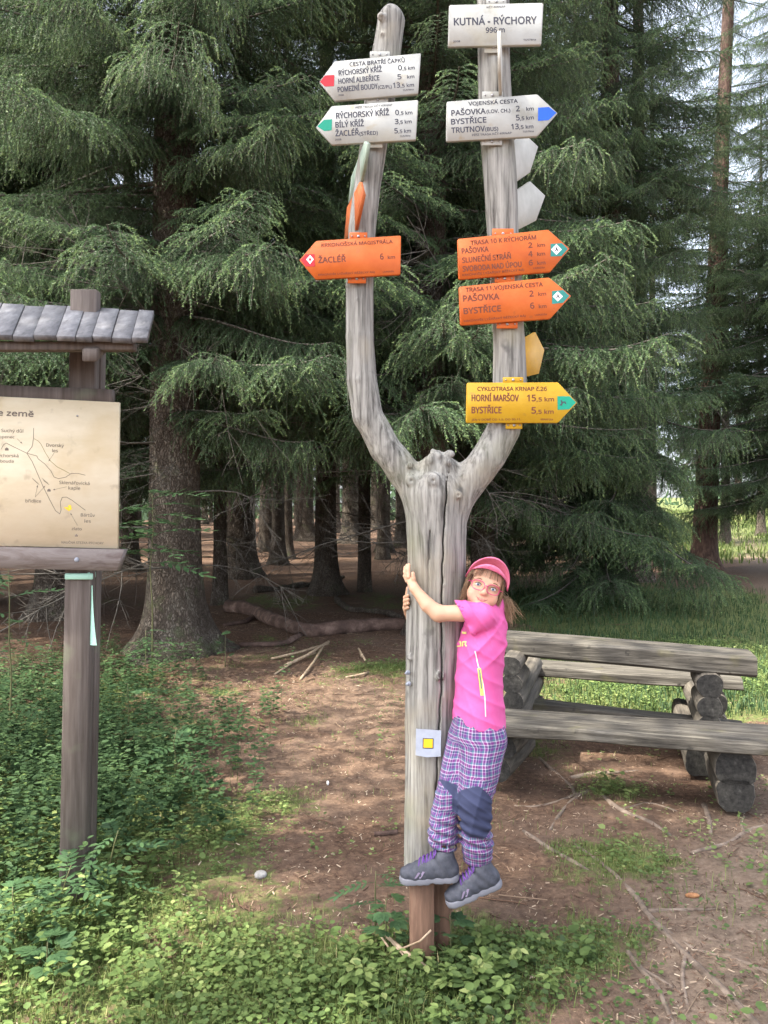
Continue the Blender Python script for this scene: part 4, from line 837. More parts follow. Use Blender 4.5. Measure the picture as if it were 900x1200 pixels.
body.chain(lp, [.002, .0038, .0042, .0038, .002], .003); lp2 = [hl(x, .0685-20*x*x, -.0545+20*x*x) for x in (-.015, -.007, 0, .007, .015)]; body.chain(lp2, [.002, .0036, .0042, .0036, .002], .004)
body.chain([hl(x, .0765-18*x*x, -.0512+20*x*x) for x in (-.018, -.009, 0, .009, .018)], [.0008]*5, .002) if False else None
# neck and trunk inside the clothes
body.cap(hl(0, -.018, -.045), P(573, 724, 2.925), .038, .042, .03)
TS = [P(571, 727, 2.92), P(566, 755, 2.915), P(562, 795, 2.91), P(561, 845, 2.90), P(561, 868, 2.90)]
body.chain(TS, [.055, .075, .070, .072, .078], .03, sc=(1, 1.25, 1))
# near arm (left arm), across the front of the trunk
SH, EL, WR = P(566, 719, 2.815), P(514, 719, 2.838), P(486, 690, 2.868)
body.chain([SH, (SH+EL)/2+[0, -.002, .002], EL], [.030, .031, .0285], .02); body.chain([EL, EL*.6+WR*.4+np.array([-.004, -.004, -.006]), WR], [.0295, .0275, .0175], .015)
def hand(fl, base, fin, thumb, rb=.0165):
    fl.chain(base, [rb*.95, rb*1.08, rb*1.0], .012, sc=(1, 1, 1))
    for pts, r0 in fin: fl.chain(pts, np.linspace(r0, r0*.8, len(pts)), .0035)
    for pts, r0 in thumb: fl.chain(pts, np.linspace(r0*1.1, r0*.85, len(pts)), .005)
# palm lies on the left flank of the trunk, fingers up and round it
pc = P(481, 680, 2.895)
hand(body, [WR, (WR+pc)/2, pc], [
    ([P(479.0, 676, 2.884), P(478.2, 668, 2.893), P(479.0, 662, 2.908)], .0085), ([P(478.0, 676, 2.900), P(476.4, 668, 2.912), P(477.2, 662.5, 2.930)], .0085),
    ([P(477.4, 678, 2.915), P(474.6, 670, 2.935), P(474.8, 665, 2.956)], .0082), ([P(477.0, 681, 2.928), P(474.4, 675, 2.948), P(474.6, 671, 2.966)], .0075)],
     [([P(484.5, 685, 2.876), P(484.6, 678, 2.872), P(484.0, 672, 2.872)], .0085)])
# far arm (right arm), behind the trunk, fingers show at its left edge
S2, E2, W2 = P(566, 726, 3.02), P(524, 741, 3.17), P(481, 724, 3.115)
body.chain([S2, (S2+E2)/2, E2], [.034, .030, .026], .02); body.chain([E2, (E2+W2)/2, W2], [.026, .023, .017], .015)
p2 = P(476.5, 712, 3.065)
hand(body, [W2, (W2+p2)/2, p2], [([P(476, 704, 3.05), P(474.6, 700, 3.005), P(478.0, 698, 2.958)], .0082), ([P(476, 708, 3.045), P(474.4, 704.5, 2.998), P(478.5, 702.5, 2.945)], .0083),
    ([P(476, 712, 3.04), P(474.6, 709, 2.998), P(478.5, 707, 2.948)], .0080), ([P(476.4, 716, 3.04), P(475.2, 713.5, 3.005), P(478.5, 712, 2.965)], .0072)], [([P(477, 703, 3.07), P(477.5, 695, 3.07), P(478, 689, 3.06)], .0085)])
# legs inside the trousers
HL, KL, AL = P(569, 868, 2.84), P(553, 943, 2.79), P(563, 1008, 2.845)
HRr, KR, AR = P(549, 866, 2.915), P(526, 934, 2.835), P(520, 996, 2.835)
for a, b_, c in ((HL, KL, AL), (HRr, KR, AR)): body.chain([a, b_, c], [.046, .032, .024], .01)
V, Q = body.mesh()
Lc = (V-HC)@HR; tone = .5+.12*snoise(V, 30); lipd = np.minimum.reduce([np.linalg.norm(V-q, axis=1) for q in lp+lp2]); tone2 = np.clip(1-(lipd-.006)/.003, 0, 1)
chk = sum(np.exp(-(np.linalg.norm(V-hl(.034*s_, .062, -.028), axis=1)/.017)**2) for s_ in (-1, 1))+.7*np.exp(-(np.linalg.norm(V-hl(0, .09, -.022), axis=1)/.010)**2)
m, nt, b, N, L = new_mat('skin'); at = N.new('ShaderNodeAttribute'); at.attribute_name = 'tone'; at2 = N.new('ShaderNodeAttribute'); at2.attribute_name = 'lip'
tc = N.new('ShaderNodeTexCoord'); skc = mixc(at.outputs['Fac'], (.52, .325, .21), (.60, .28, .19)); skc = mixc(at2.outputs['Fac'], skc, (.46, .17, .14)); L.new(skc, b.inputs['Base Color']); b.inputs['Roughness'].default_value = .5; b.inputs['Specular IOR Level'].default_value = .35
b.inputs['Subsurface Weight'].default_value = .12; b.inputs['Subsurface Radius'].default_value = (1, .35, .2); b.inputs['Subsurface Scale'].default_value = .006
o = MB().add(V, Q, np.clip(.15+.65*chk, 0, 1)).build('body', m, smooth=True); setattr_(o.data, 'lip', tone2); worldchild(o, girl)
bb_ = BVHTree.FromPolygons([tuple(v) for v in V], [tuple(q) for q in Q]); mpts = []
for x_ in np.linspace(-.021, .021, 9):
    h_ = bb_.ray_cast(Vector(hl(x_, .14, -.0515+26*x_*x_)), Vector(-HR[:, 1]))
    if h_[0] is not None: mpts.append(np.array(h_[0]))
mb = MB(); addtube(mb, mpts, [.0004]+[.0011]*(len(mpts)-2)+[.0004], 5); worldchild(mb.build('mouth', flat('lip line', (.20, .03, .03), .6)), girl)
# eyes, brows
Mw = flat('eye white', (.62, .62, .60), .25); Mi = flat('grey blue iris', (.10, .16, .22), .25); Mp = flat('pupil', (.01, .01, .01), .2); Mbrow = flat('brown brow', (.16, .09, .05), .8); Mlash = flat('dark lash', (.07, .035, .025), .8)
def uvs(c, r, Rm, n=14, m_=10):
    V = [[math.sin(a)*math.cos(b_), math.sin(a)*math.sin(b_), math.cos(a)] for a in np.linspace(0, math.pi, m_) for b_ in np.arange(n)*2*math.pi/n]; F = [[i*n+j, (i+1)*n+j, (i+1)*n+(j+1) % n, i*n+(j+1) % n] for i in range(m_-1) for j in range(n)]
    return np.asarray(c)+(np.array(V)*r)@Rm.T, F
for s_ in (-1, 1):
    e = hl(.029*s_, .0610, .003); V, F = uvs(e, (.0112, .0112, .0070), HR); eye = MB().add(V, F).build('eye', Mw, smooth=True); worldchild(eye, girl)
    look = unit(np.array([0, 0, CAM_H])-e); s1 = unit(np.cross(look, upv)); s2 = np.cross(s1, look)
    for nm, mt, rr, dd in (('iris', Mi, .0046, .0106), ('pupil', Mp, .0022, .0111)):
        a = np.arange(14)*2*math.pi/14; c_ = e+look*dd; V = np.concatenate([c_+(np.cos(a)*rr)[:, None]*s1+(np.sin(a)*rr)[:, None]*s2, [c_+look*.0012]]); sub(MB().add(V, [[14, i, (i+1) % 14] for i in range(14)]).build(nm, mt), eye)
    mb = MB(); addtube(mb, [hl(.029*s_+x, .0735-25*x*x, .0100-38*x*x) for x in (-.013, -.007, 0, .007, .013)], [.0008, .0013, .0015, .0013, .0008], 5); worldchild(mb.build('eyelid', Mlash), girl)
    mb = MB(); addtube(mb, [hl(.029*s_+x, .0735-22*x*x, .0255-20*x*x) for x in (-.014, -.007, 0, .007, .014)], [.0008, .0018, .0020, .0017, .0006], 5); worldchild(mb.build('eyebrow', Mbrow), girl)
Mfr = flat('magenta glasses frame', (.55, .03, .16), .3); Mlens, nt_, b_, N_, L_n = new_mat('clear lens'); b_.inputs['Transmission Weight'].default_value = 1; b_.inputs['Roughness'].default_value = .02; b_.inputs['IOR'].default_value = 1.05; b_.inputs['Base Color'].default_value = (.97, .95, .96, 1)
fr = MB(); 
def lensring(s_, n=22):
    out = []
    for a in np.arange(n+1)*2*math.pi/n:
        ca, sa = math.cos(a), math.sin(a); x = .0235*np.sign(ca)*abs(ca)**.8; z = .0175*np.sign(sa)*abs(sa)**.8; out.append(hl(.0285*s_+x, .0865-abs(.0285*s_+x)**2*5, .000+z))
    return out
for s_ in (-1, 1):
    rr = lensring(s_); addtube(fr, rr, .0014, 6, cap=False)
    addtube(fr, [hl(.052*s_, .073, .006), hl(.064*s_, .055, .007), hl(.072*s_, .010, .004), hl(.073*s_, -.01, -.002)], .0013, 5)
addtube(fr, [hl(-.0065, .0865, .004), hl(0, .0885, .0065), hl(.0065, .0865, .004)], .0015, 6); gl = fr.build('glasses', Mfr, smooth=True); worldchild(gl, girl)
for s_ in (-1, 1): rr = lensring(s_)[:-1]; sub(MB().add(rr, [list(range(len(rr)))]).build('lens', Mlens), gl)
# cap
Mcap = noise_mat('pink cap cloth', [(.3, (.58, .13, .22)), (.7, (.68, .19, .30))], (60, 60, 60), 4, .75, .15, (300, 300, 300), .001); 
cr = Field(HC-.16, HC+.16, .0035); cr.ell(hl(0, -.016, .042), (.077, .091, .077), HR, .005)
cr.ell(hl(0, -.016, .038), (.072, .086, .073), HR, .003, 's')
def below(G): q = (G-HC)@HR; return (q[..., 2]-(.040+.42*q[..., 1]))
cr.op(lambda G: below(G), HC-.16, HC+.16, .003, 's'); V, Q = cr.mesh(); hat = MB().add(V, Q).build('cap', Mcap, smooth=True); worldchild(hat, girl)
nb_, ns_ = 25, 7; top = []; 
for si in range(ns_):
    s_ = si/(ns_-1); row = []
    for th in np.linspace(-84, 84, nb_):
        c, s2 = math.cos(R(th)), math.sin(R(th)); e = max(c, 0)**.6
        row.append(hl((.0775+.006*s_)*s2, .030+.044*c+.052*s_*e, +.012+.076*c+(.024*e-.004)*s_-.012*s_*(1-e)))
    top.append(row)
top = np.array(top); nrm = np.array([hl(0, 0, 0)*0+HR@unit([0, -.35, 1]) for _ in range(1)])[0]
V = np.concatenate([(top).reshape(-1, 3), (top+nrm*.0045).reshape(-1, 3)]); o_ = nb_*ns_; F = []
for i in range(ns_-1):
    for j in range(nb_-1): F += [[i*nb_+j, (i+1)*nb_+j, (i+1)*nb_+j+1, i*nb_+j+1], [o_+i*nb_+j, o_+i*nb_+j+1, o_+(i+1)*nb_+j+1, o_+(i+1)*nb_+j]]
for j in range(nb_-1): F += [[(ns_-1)*nb_+j, o_+(ns_-1)*nb_+j, o_+(ns_-1)*nb_+j+1, (ns_-1)*nb_+j+1], [j, j+1, o_+j+1, o_+j]]
for i in range(ns_-1): F += [[i*nb_, o_+i*nb_, o_+(i+1)*nb_, (i+1)*nb_], [i*nb_+nb_-1, (i+1)*nb_+nb_-1, o_+(i+1)*nb_+nb_-1, o_+i*nb_+nb_-1]]
sub(MB().add(V, F).build('brim', Mcap, smooth=True), hat)
# hair
g = np.random.default_rng(8); mh = leaf_mat('brown blond hair', [(0, (.06, .034, .020)), (.5, (.22, .13, .07)), (1, (.46, .30, .17))], .1, .5, 0, .4)
mb = MB()
def strand(pts, w_, tone):
    pts = np.array(pts); n = len(pts); t_ = np.linspace(0, 1, 9); idx = t_*(n-1); j_ = np.minimum(idx.astype(int), n-2); fr_ = (idx-j_)[:, None]
    c = np.stack([np.interp(idx, np.arange(n), pts[:, k]) for k in range(3)], 1); c[1:-1] = (c[:-2]+2*c[1:-1]+c[2:])/4; t, n1, b1 = frames(c); r_ = w_*(1-.6*t_)
    V = np.concatenate([c-n1*r_[:, None], c+n1*r_[:, None], c+b1*r_[:, None]*1.2]); F = [[i, i+9, i+10, i+1] for i in range(8)]+[[i+9, i+18, i+19, i+10] for i in range(8)]+[[i+18, i, i+1, i+19] for i in range(8)]
    mb.add(V, F, np.clip(tone+t_.repeat(1)[list(range(9))*3]*.25, 0, 1))
for k in range(380):      # skull cover under the cap, sides and back down to the nape
    a = g.uniform(R(52), R(308)); ca, sa = math.cos(a), math.sin(a)    # 0 = forward
    p0 = (.070*sa, -.012+.084*ca, .030+g.uniform(-.01, .03)); dn = g.uniform(.03, .085); bulge = g.uniform(1.0, 1.09)
    q1 = (.073*sa*bulge, -.012+.087*ca*bulge, .0); q2 = (.066*sa*bulge, -.02+.074*ca*bulge, -dn*.6); q3 = (.058*sa+g.normal(0, .006), -.03+.055*ca, -dn)
    strand([hl(*p0), hl(*q1), hl(*q2), hl(*q3)], .0016, g.uniform(.1, .45))
for k in range(46):       # loose fringe under the brim
    x = g.uniform(-.055, .055); p0 = (x*.8, .060-8*x*x*.8, .074); e = g.uniform(.012, .034); strand([hl(*p0), hl(x*1.02, .070-9*x*x, .040), hl(x*1.15+g.normal(0, .004), .069-9*x*x, .040-e)], .0006, g.uniform(.1, .5))
for s_, n_ in ((-1, 60), (1, 90)):     # strands beside the face
    for k in range(n_):
        y0 = g.uniform(.00, .044); x0 = .067-.3*max(y0-.02, 0); e = g.uniform(.04, .095)
        strand([hl(x0*s_, y0, .035), hl((x0+.006)*s_, y0+.003, .0), hl((x0+.004+g.normal(0, .004))*s_, y0-.004, -e*.55), hl((x0-.004+g.normal(0, .010))*s_, y0-.02+g.normal(0, .008), -e)], .0012, g.uniform(.15, .55)+.25*(s_ > 0))
for k in range(330):      # frizzy tail behind the ear, falling on the shoulder
    p0 = hl(.055+g.normal(0, .012), -.045+g.normal(0, .014), -.004+g.normal(0, .012)); ex, ey, ez = g.normal(0, .017), g.normal(0, .016), g.uniform(.05, .15)
    mid = P(591+ex*200, 702, 2.93)+[0, ey, 0]; end = P(593.5, 715, 2.93)+np.array([ex*1.25, ey*1.3, -ez*.55+.03]); ph_ = g.uniform(0, 6, 3); wv_ = lambda q, a_: q+a_*np.sin(ph_+np.array([0, 2, 4])); strand([p0, wv_((p0+mid)/2, .007), wv_((p0+3*mid)/4, .010)[::1], mid+g.normal(0, .010, 3), (mid+end)/2+g.normal(0, .012, 3), end+g.normal(0, .012, 3)], .0009, g.uniform(.4, 1))
o = mb.build('hair', mh, smooth=True); worldchild(o, girl)
# shirt
M['shirt'] = noise_mat('bright pink shirt', [(.3, (.58, .085, .27)), (.7, (.65, .12, .33))], (9, 9, 9), 4, .75, .12, (350, 350, 350), .0008)
sh = Field((.10, 2.62, .76), (.56, 3.2, 1.36), .0034)
ST = [P(573, 713, 2.925), P(569, 735, 2.92), P(564, 760, 2.905), P(561, 795, 2.90), P(561, 826, 2.895), P(561, 846, 2.895)]
sh.chain(ST, [.050, .083, .089, .090, .094, .099], .03, sc=(1, 1.28, 1))
sh.cap(P(576, 714, 2.92), P(570, 722, 2.84), .043, .034, .03); sh.cap(P(575, 712, 2.92), P(566, 728, 3.00), .045, .040, .03)
sl_ = Field((.10, 2.62, .76), (.56, 3.2, 1.36), .0034)
sl_.chain([P(569, 722, 2.84), SH+np.array([0, 0, -.004]), SH*.42+EL*.58+np.array([0, .004, .002])], [.041, .043, .048], .02); sl_.cap(P(566, 727, 2.82), P(553, 738, 2.812), .032, .020, .03)
sl_.disp(lambda p: -.0045*(1-np.abs(np.sin(62*(p[:, 2]*.55+p[:, 0]*.95)+1.2*snoise(p, 9))))**2+.002*snoise(p, 18), .02)
sh.cap(S2, S2*.72+E2*.28, .040, .043, .035)
# sleeve drops below the arm, loose
def halfsp(p, n):
    n = unit(n); return lambda G: -((G-p)@n)
def clip(F_, p, n, lo, hi, k=.004): F_.op(lambda G: -((G-np.asarray(p))@unit(n)), lo, hi, k, 's')   # removes the side n points away from
# open ends: cut flat, then hollow a rim
a_ = unit(EL-SH)
ce = P(541, 727, 2.82)
sh.op(lambda G: ((P(544.5, 725, 2.82)-G)@unit([.90, 0, .38])), ce-[.09, .12, .12], ce+[.045, .07, .12], .004, 's') if False else None
def cutbox(F_, p, n, lo, hi):   # remove everything on the +n side of p inside the box
    n = unit(n); F_.op(lambda G: -((G-p)@n), lo, hi, .003, 's')
def planecut(F_, p, n, lo, hi):
    q = F_.sub(lo, hi); sl, G = q; F_.F[sl] = np.maximum(F_.F[sl], (G-np.asarray(p))@unit(n))
planecut(sl_, P(541.5, 722, 2.82), [-.88, 0, -.42], (.10, 2.62, .76), (.56, 3.2, 1.36)); sl_.cap(SH*.55+EL*.45, SH*.2+EL*.8, .038, .043, .002, 's')
planecut(sh, P(560, 846, 2.9), [-.12, 0, -1], (.10, 2.6, .76), (.56, 3.2, .95))
def folds(p):
    wx, wz = p[:, 0]+.02*snoise(p, 7), p[:, 2]+.02*snoise(p, 6, 1); sharp = lambda q: (1-np.abs(np.sin(q)))**2
    d = -.0035*sharp(62*(wx*.95+wz*.55))*np.clip((p[:, 2]-1.05)/.12, 0, 1)
    d += .0035*snoise(p*[1, 1, .45], 13)-.0060*sharp(48*(wz*.8-wx*.75))*np.clip(1.3-np.abs(p[:, 2]-1.17)/.09, 0, 1)
    d += -.0045*sharp(50*wx+14*wz+9)*np.clip((1.02-p[:, 2])/.12, 0, 1)-.0035*sharp(40*(wz+.5*wx)+1); return d
sh.disp(folds, .03)
# hollow the hem and the sleeve mouths
sh.chain([P(561, 836, 2.895), P(561, 852, 2.895)], [.092, .095], .002, sc=(1, 1.28, 1)) if False else None
def hollow(F_, a, b, ra, rb, sc=None): F_.cap(a, b, ra, rb, .002, 's', sc)
sh.merge(sl_, .014)
V, Q = sh.mesh(); shirt = MB().add(V, Q).build('shirt', M['shirt'], smooth=True); worldchild(shirt, girl)
bvh = BVHTree.FromPolygons([tuple(v) for v in V], [tuple(q) for q in Q])
def decal(name, quads, matl, par, Y0=2.3, off=.002):
    """flat print on cloth: each polygon (photo pixels) laid onto the surface facing the viewer"""
    mb = MB()
    for poly in quads:
        pts = []
        for (px, py) in poly:
            o = Vector((0, 0, CAM_H)); d = Vector(((px-450)/900, 1, -(py-600)/900)).normalized(); h_ = bvh.ray_cast(o, d)
            if h_[0] is None: break
            pts.append(np.array(h_[0])+np.array(h_[1])*off*(1 if h_[1].dot(d) < 0 else -1))
        if len(pts) == len(poly): mb.add(pts, [list(range(len(pts)))])
    if mb.n: sub(mb.build(name, matl), par)
def bandpoly(line, w_, n=10):
    line = np.array(line, float); t = np.linspace(0, len(line)-1, n); c = np.stack([np.interp(t, range(len(line)), line[:, k]) for k in (0, 1)], 1); d = np.gradient(c, axis=0); d /= np.linalg.norm(d, axis=1)[:, None]; nn = np.stack([-d[:, 1], d[:, 0]], 1)*w_/2
    return [[c[i]-nn[i], c[i+1]-nn[i+1], c[i+1]+nn[i+1], c[i]+nn[i]] for i in range(n-1)]
Mprt = flat('pale yellow print', (.75, .66, .22), .6); Mpip = flat('white piping', (.75, .62, .66), .6); Mzip = flat('lime zip tape', (.62, .66, .12), .5); Mzd = flat('grey zip', (.16, .14, .18), .5)
decal('chest_print', bandpoly([(536.5, 741.5), (547, 742)], 2.6, 5)+bandpoly([(536, 757), (536.5, 752.5), (540, 752), (540.5, 757), (536, 757.2)], 1.5, 9)+bandpoly([(542.5, 757.5), (542.7, 752), (546.5, 752.2), (545.5, 755), (547, 757.5)], 1.5, 9), Mprt, shirt)
decal('side_piping', bandpoly([(557, 763), (560, 778), (566, 800), (568.5, 822), (569, 840)], 1.3, 16), Mpip, shirt)
decal('pocket_zip', bandpoly([(561.5, 783), (563.5, 799), (565, 815)], 4.0, 8), Mzip, shirt, off=.0028)
decal('zip_teeth', bandpoly([(561.8, 785), (563.6, 799), (564.2, 807)], 1.5, 8), Mzd, shirt, off=.0038)

# trousers: plaid with navy knee panels; u,v run round and along each leg
tr_ = Field((.08, 2.60, .33), (.56, 3.1, .92), .0036)
WA = P(561, 838, 2.895); PV = P(560, 862, 2.885)
tr_.chain([WA, PV], [.092, .097], .03, sc=(1, 1.22, 1))
LL = [P(568, 868, 2.835), P(563, 900, 2.795), P(555, 938, 2.762), P(556, 965, 2.775), P(559, 990, 2.805), P(560, 1008, 2.825)]
RL = [P(549, 866, 2.90), P(538, 898, 2.86), P(526, 933, 2.815), P(521, 958, 2.812), P(520, 978, 2.815), P(519, 992, 2.82)]
LRr = [.083, .072, .060, .055, .057, .053]; RRr = [.078, .066, .053, .050, .054, .051]
tr_.chain(LL, LRr, .025); tr_.chain(RL, RRr, .02)
planecut(tr_, P(560, 836, 2.9), [0, 0, 1], (.08, 2.6, .85), (.56, 3.1, .92))
planecut(tr_, LL[-1], [0.06, 0, -1], (.27, 2.6, .33), (.50, 3.1, .50)); planecut(tr_, RL[-1], [-.12, 0, -1], (.1, 2.6, .33), (.262, 3.1, .52))
def tfold(p):
    z = p[:, 2]; lowL = np.clip((.62-z)/.15, 0, 1); kn = np.exp(-((z-.60)/.09)**2)
    wz = z+.018*snoise(p, 9)
    d = .0055*np.sin(190*(wz+.25*p[:, 0]))*lowL-.004*(1-np.abs(np.sin(75*(wz+.6*p[:, 0]))))**2*kn-.004*(1-np.abs(np.sin(55*(p[:, 0]-.25*wz)+1.5*snoise(p, 6, 2))))**2+.0040*snoise(p*[1, 1, .35], 14)+.003*snoise(p, 26, 2)*(.3+lowL); return d*np.clip((z-.40+.45*np.abs(p[:, 0]-.25)*0)/.06, .25, 1)
tr_.disp(tfold, .03)
hollow(tr_, LL[-1]+[0, 0, .015], LL[-1]-[0, 0, .04], .050, .052); hollow(tr_, RL[-1]+[0, 0, .015], RL[-1]-[0, 0, .04], .048, .05)
V, Q = tr_.mesh()
def seguv(V, pts, rs):
    best = np.full(len(V), 9.0); uu = np.zeros(len(V)); vv = np.zeros(len(V)); acc = 0
    for k in range(len(pts)-1):
        a, b = pts[k], pts[k+1]; d = b-a; l = np.linalg.norm(d); t = np.clip((V-a)@d/l**2, 0, 1); q = V-(a+t[:, None]*d); ds = np.linalg.norm(q, axis=1)-rs[k]
        an = np.arctan2(q[:, 0], -q[:, 1]); m_ = ds < best; best = np.where(m_, ds, best); uu = np.where(m_, an*.075, uu); vv = np.where(m_, acc+t*l, vv); acc += l
    return best, uu, vv
bL, uL, vL = seguv(V, LL, LRr); bR, uR, vR = seguv(V, RL, RRr); m_ = bL < bR+.004*0; U = np.where(m_, uL, uR+.02); W_ = np.where(m_, vL, vR)
top_ = np.clip((V[:, 2]-.80)/.03, 0, 1); ua = np.arctan2(V[:, 0]-PV[0], -(V[:, 1]-PV[1]))*.10; U = U*(1-top_)+ua*top_; Wt = 1.04*(.9-V[:, 2])+.15*np.where(m_, 0, V[:, 0])
lenL = sum(np.linalg.norm(LL[k+1]-LL[k]) for k in range(5))
pxp = (V[:, 0]/V[:, 1])
kneeL = m_ & (W_ > .16+.35*np.abs(uL-.0)) & (W_ < .315-.05*uL) & (V[:, 2] < .78) ; kneeR = (~m_) & (W_ > .178) & (W_ < .215+.3*np.clip(uR, -.1, .1))
kn = (kneeL | kneeR).astype(float)
m, nt, b, N, L = new_mat('plaid trousers'); au = N.new('ShaderNodeAttribute'); au.attribute_name = 'weave'
sp = N.new('ShaderNodeSeparateXYZ'); L.new(au.outputs['Vector'], sp.inputs[0])
def math_(op, a, c=None, d=None):
    x = N.new('ShaderNodeMath'); x.operation = op
    for k, q in enumerate((a, c, d)):
        if q is None: continue
        if isinstance(q, (int, float)): x.inputs[k].default_value = q
        else: L.new(q, x.inputs[k])
    return x.outputs[0]
def stripes(src):
    f_ = math_('FRACT', math_('MULTIPLY', src, 1/.040)); r_ = ramp(N, [(0, (.16, .02, .14)), (.20, (.16, .02, .14)), (.23, (.40, .36, .44)), (.28, (.40, .36, .44)), (.31, (.03, .05, .11)), (.47, (.03, .05, .11)), (.50, (.42, .38, .46)), (.54, (.11, .03, .16)), (.74, (.11, .03, .16)), (.78, (.05, .14, .18)), (.91, (.05, .14, .18)), (.94, (.44, .40, .48))]); r_.color_ramp.interpolation = 'LINEAR'
    L.new(f_, r_.inputs[0]); return r_.outputs[0]
px_ = mixc(.5, stripes(sp.outputs[0]), stripes(sp.outputs[1])); N[px_.node.name].inputs[0].default_value = .5
fin = mixc(sp.outputs[2], px_, (.038, .045, .090)); L.new(fin, b.inputs['Base Color']); b.inputs['Roughness'].default_value = .8; b.inputs['Specular IOR Level'].default_value = .25
bp = N.new('ShaderNodeBump'); bp.inputs['Strength'].default_value = .15; bp.inputs['Distance'].default_value = .001; tc = N.new('ShaderNodeTexCoord'); L.new(nz(300, 3), bp.inputs['Height']); L.new(bp.outputs[0], b.inputs['Normal'])
o = MB().add(V, Q).build('trousers', m, smooth=True); setattr_(o.data, 'weave', np.stack([U, Wt, kn], 1), 'FLOAT_VECTOR'); worldchild(o, girl)

# hiking shoes
Mup = noise_mat('charcoal shoe leather', [(.3, (.035, .038, .048)), (.7, (.075, .078, .095))], (40, 40, 40), 4, .7, .25, (180, 180, 180), .001); Msole = flat('grey rubber sole', (.17, .17, .19), .8, 0, .3, .3, 90); Mpanel = flat('mauve grey mesh panel', (.20, .16, .23), .8); Mlace = flat('purple lace', (.12, .045, .24), .7); Mdk = flat('black outsole', (.03, .03, .032), .85)
def shoe(C, ang, yaw, lab):
    """C = middle of the sole underside; toe along local -x; ang = heel raised"""
    ca, sa = math.cos(ang), math.sin(ang); cy, sy = math.cos(yaw), math.sin(yaw)
    X_ = np.array([ca*cy, ca*sy, sa]); Y_ = np.array([-sy, cy, 0]); Z_ = np.cross(X_, Y_); Rm = np.stack([X_, Y_, Z_], 1); w_ = lambda x, y, z: C+Rm@np.array([x, y, z])
    f1 = Field(C-.17, C+.17, .0034)
    f1.chain([w_(.070, 0, .045), w_(.062, 0, .085)], [.037, .034], .02, sc=None); f1.ell(w_(.065, 0, .035), (.042, .035, .035), Rm, .02)
    f1.cap(w_(.045, 0, .070), w_(-.005, 0, .048), .034, .032, .03); f1.ell(w_(-.010, 0, .034), (.060, .037, .034), Rm, .03); f1.ell(w_(-.062, .002, .026), (.045, .038, .026), Rm, .03)
    f1.ell(w_(-.066, 0, .035), (.034, .033, .018), Rm, .01)
    planecut(f1, w_(0, 0, .012), -Z_, C-.17, C+.17)
    f1.disp(lambda p: .0011*np.sin(190*((p-C)@X_+.6*((p-C)@Z_))), .01)
    f1.ell(w_(.066, 0, .125), (.030, .026, .035), Rm, .004, 's')
    V, Q = f1.mesh(); up_ = MB().add(V, Q).build('shoe', Mup, smooth=True); worldchild(up_, girl); up_['label'] = lab
    f2 = Field(C-.17, C+.17, .0034); 
    for x0, x1, r0, r1 in ((-.070, -.02, .039, .037), (-.02, .03, .037, .033), (.03, .075, .033, .036)): f2.cap(w_(x0, 0, .010), w_(x1, 0, .010), r0, r1, .01)
    planecut(f2, w_(0, 0, .021), Z_, C-.17, C+.17); planecut(f2, w_(0, 0, -.004), -Z_, C-.17, C+.17)
    for k in range(9): f2.cap(w_(-.095+k*.025, -.06, -.006), w_(-.095+k*.025, .06, -.006), .004, .004, .002, 's')
    f2.cap(w_(.012, -.06, -.012), w_(.012, .06, -.012), .013, .013, .004, 's')
    V, Q = f2.mesh(); sub(MB().add(V, Q).build('sole', Msole, smooth=True), up_)
    b2 = BVHTree.FromPolygons([tuple(v) for v in V], [tuple(q) for q in Q]); V, Q = f1.mesh(); b2 = BVHTree.FromPolygons([tuple(v) for v in V], [tuple(q) for q in Q])
    def onsurf(x, z, o_=.002):
        h_ = b2.ray_cast(Vector(w_(x, -.15, z)), Vector(Y_)); return None if h_[0] is None else np.array(h_[0])-Y_*o_
    mb = MB()
    for k, x0 in enumerate((-.052, -.036)):
        q = [onsurf(x0, .026), onsurf(x0+.007, .026), onsurf(x0+.024, .046+.003*k), onsurf(x0+.015, .047+.003*k)]
        if all(t_ is not None for t_ in q): mb.add(q, [[0, 1, 2, 3]])
    if mb.n: sub(mb.build('side_panel', Mpanel), up_)
    mb = MB()
    for k in range(5):
        x = -.034+k*.014; hh = b2.ray_cast(Vector(w_(x, 0, .2)), Vector(-Z_)); z = (float((np.array(hh[0])-C)@Z_) if hh[0] is not None else .06)-.001; addtube(mb, [w_(x, -.024, z-.010), w_(x+.003, -.012, z+.004), w_(x+.008, .012, z+.006), w_(x+.010, .024, z-.008)], .0028, 5); addtube(mb, [w_(x+.008, -.024, z-.006), w_(x+.004, 0, z+.008), w_(x, .022, z-.010)], .0026, 5)
    for s_ in (-1, 1):
        a = np.linspace(0, 2*math.pi, 12); addtube(mb, [w_(.026+.006*math.sin(t_), -.002+s_*(.016-.014*math.cos(t_)), .100+.012*math.sin(t_)) for t_ in a], .0022, 5)
    sub(mb.build('laces', Mlace, smooth=True), up_)
shoe(P(503, 1031, 2.80), R(4), R(-3), 'shoe standing on the stake top')
shoe(P(556, 1048, 2.80), R(20), R(6), 'shoe hanging free with the toe down')

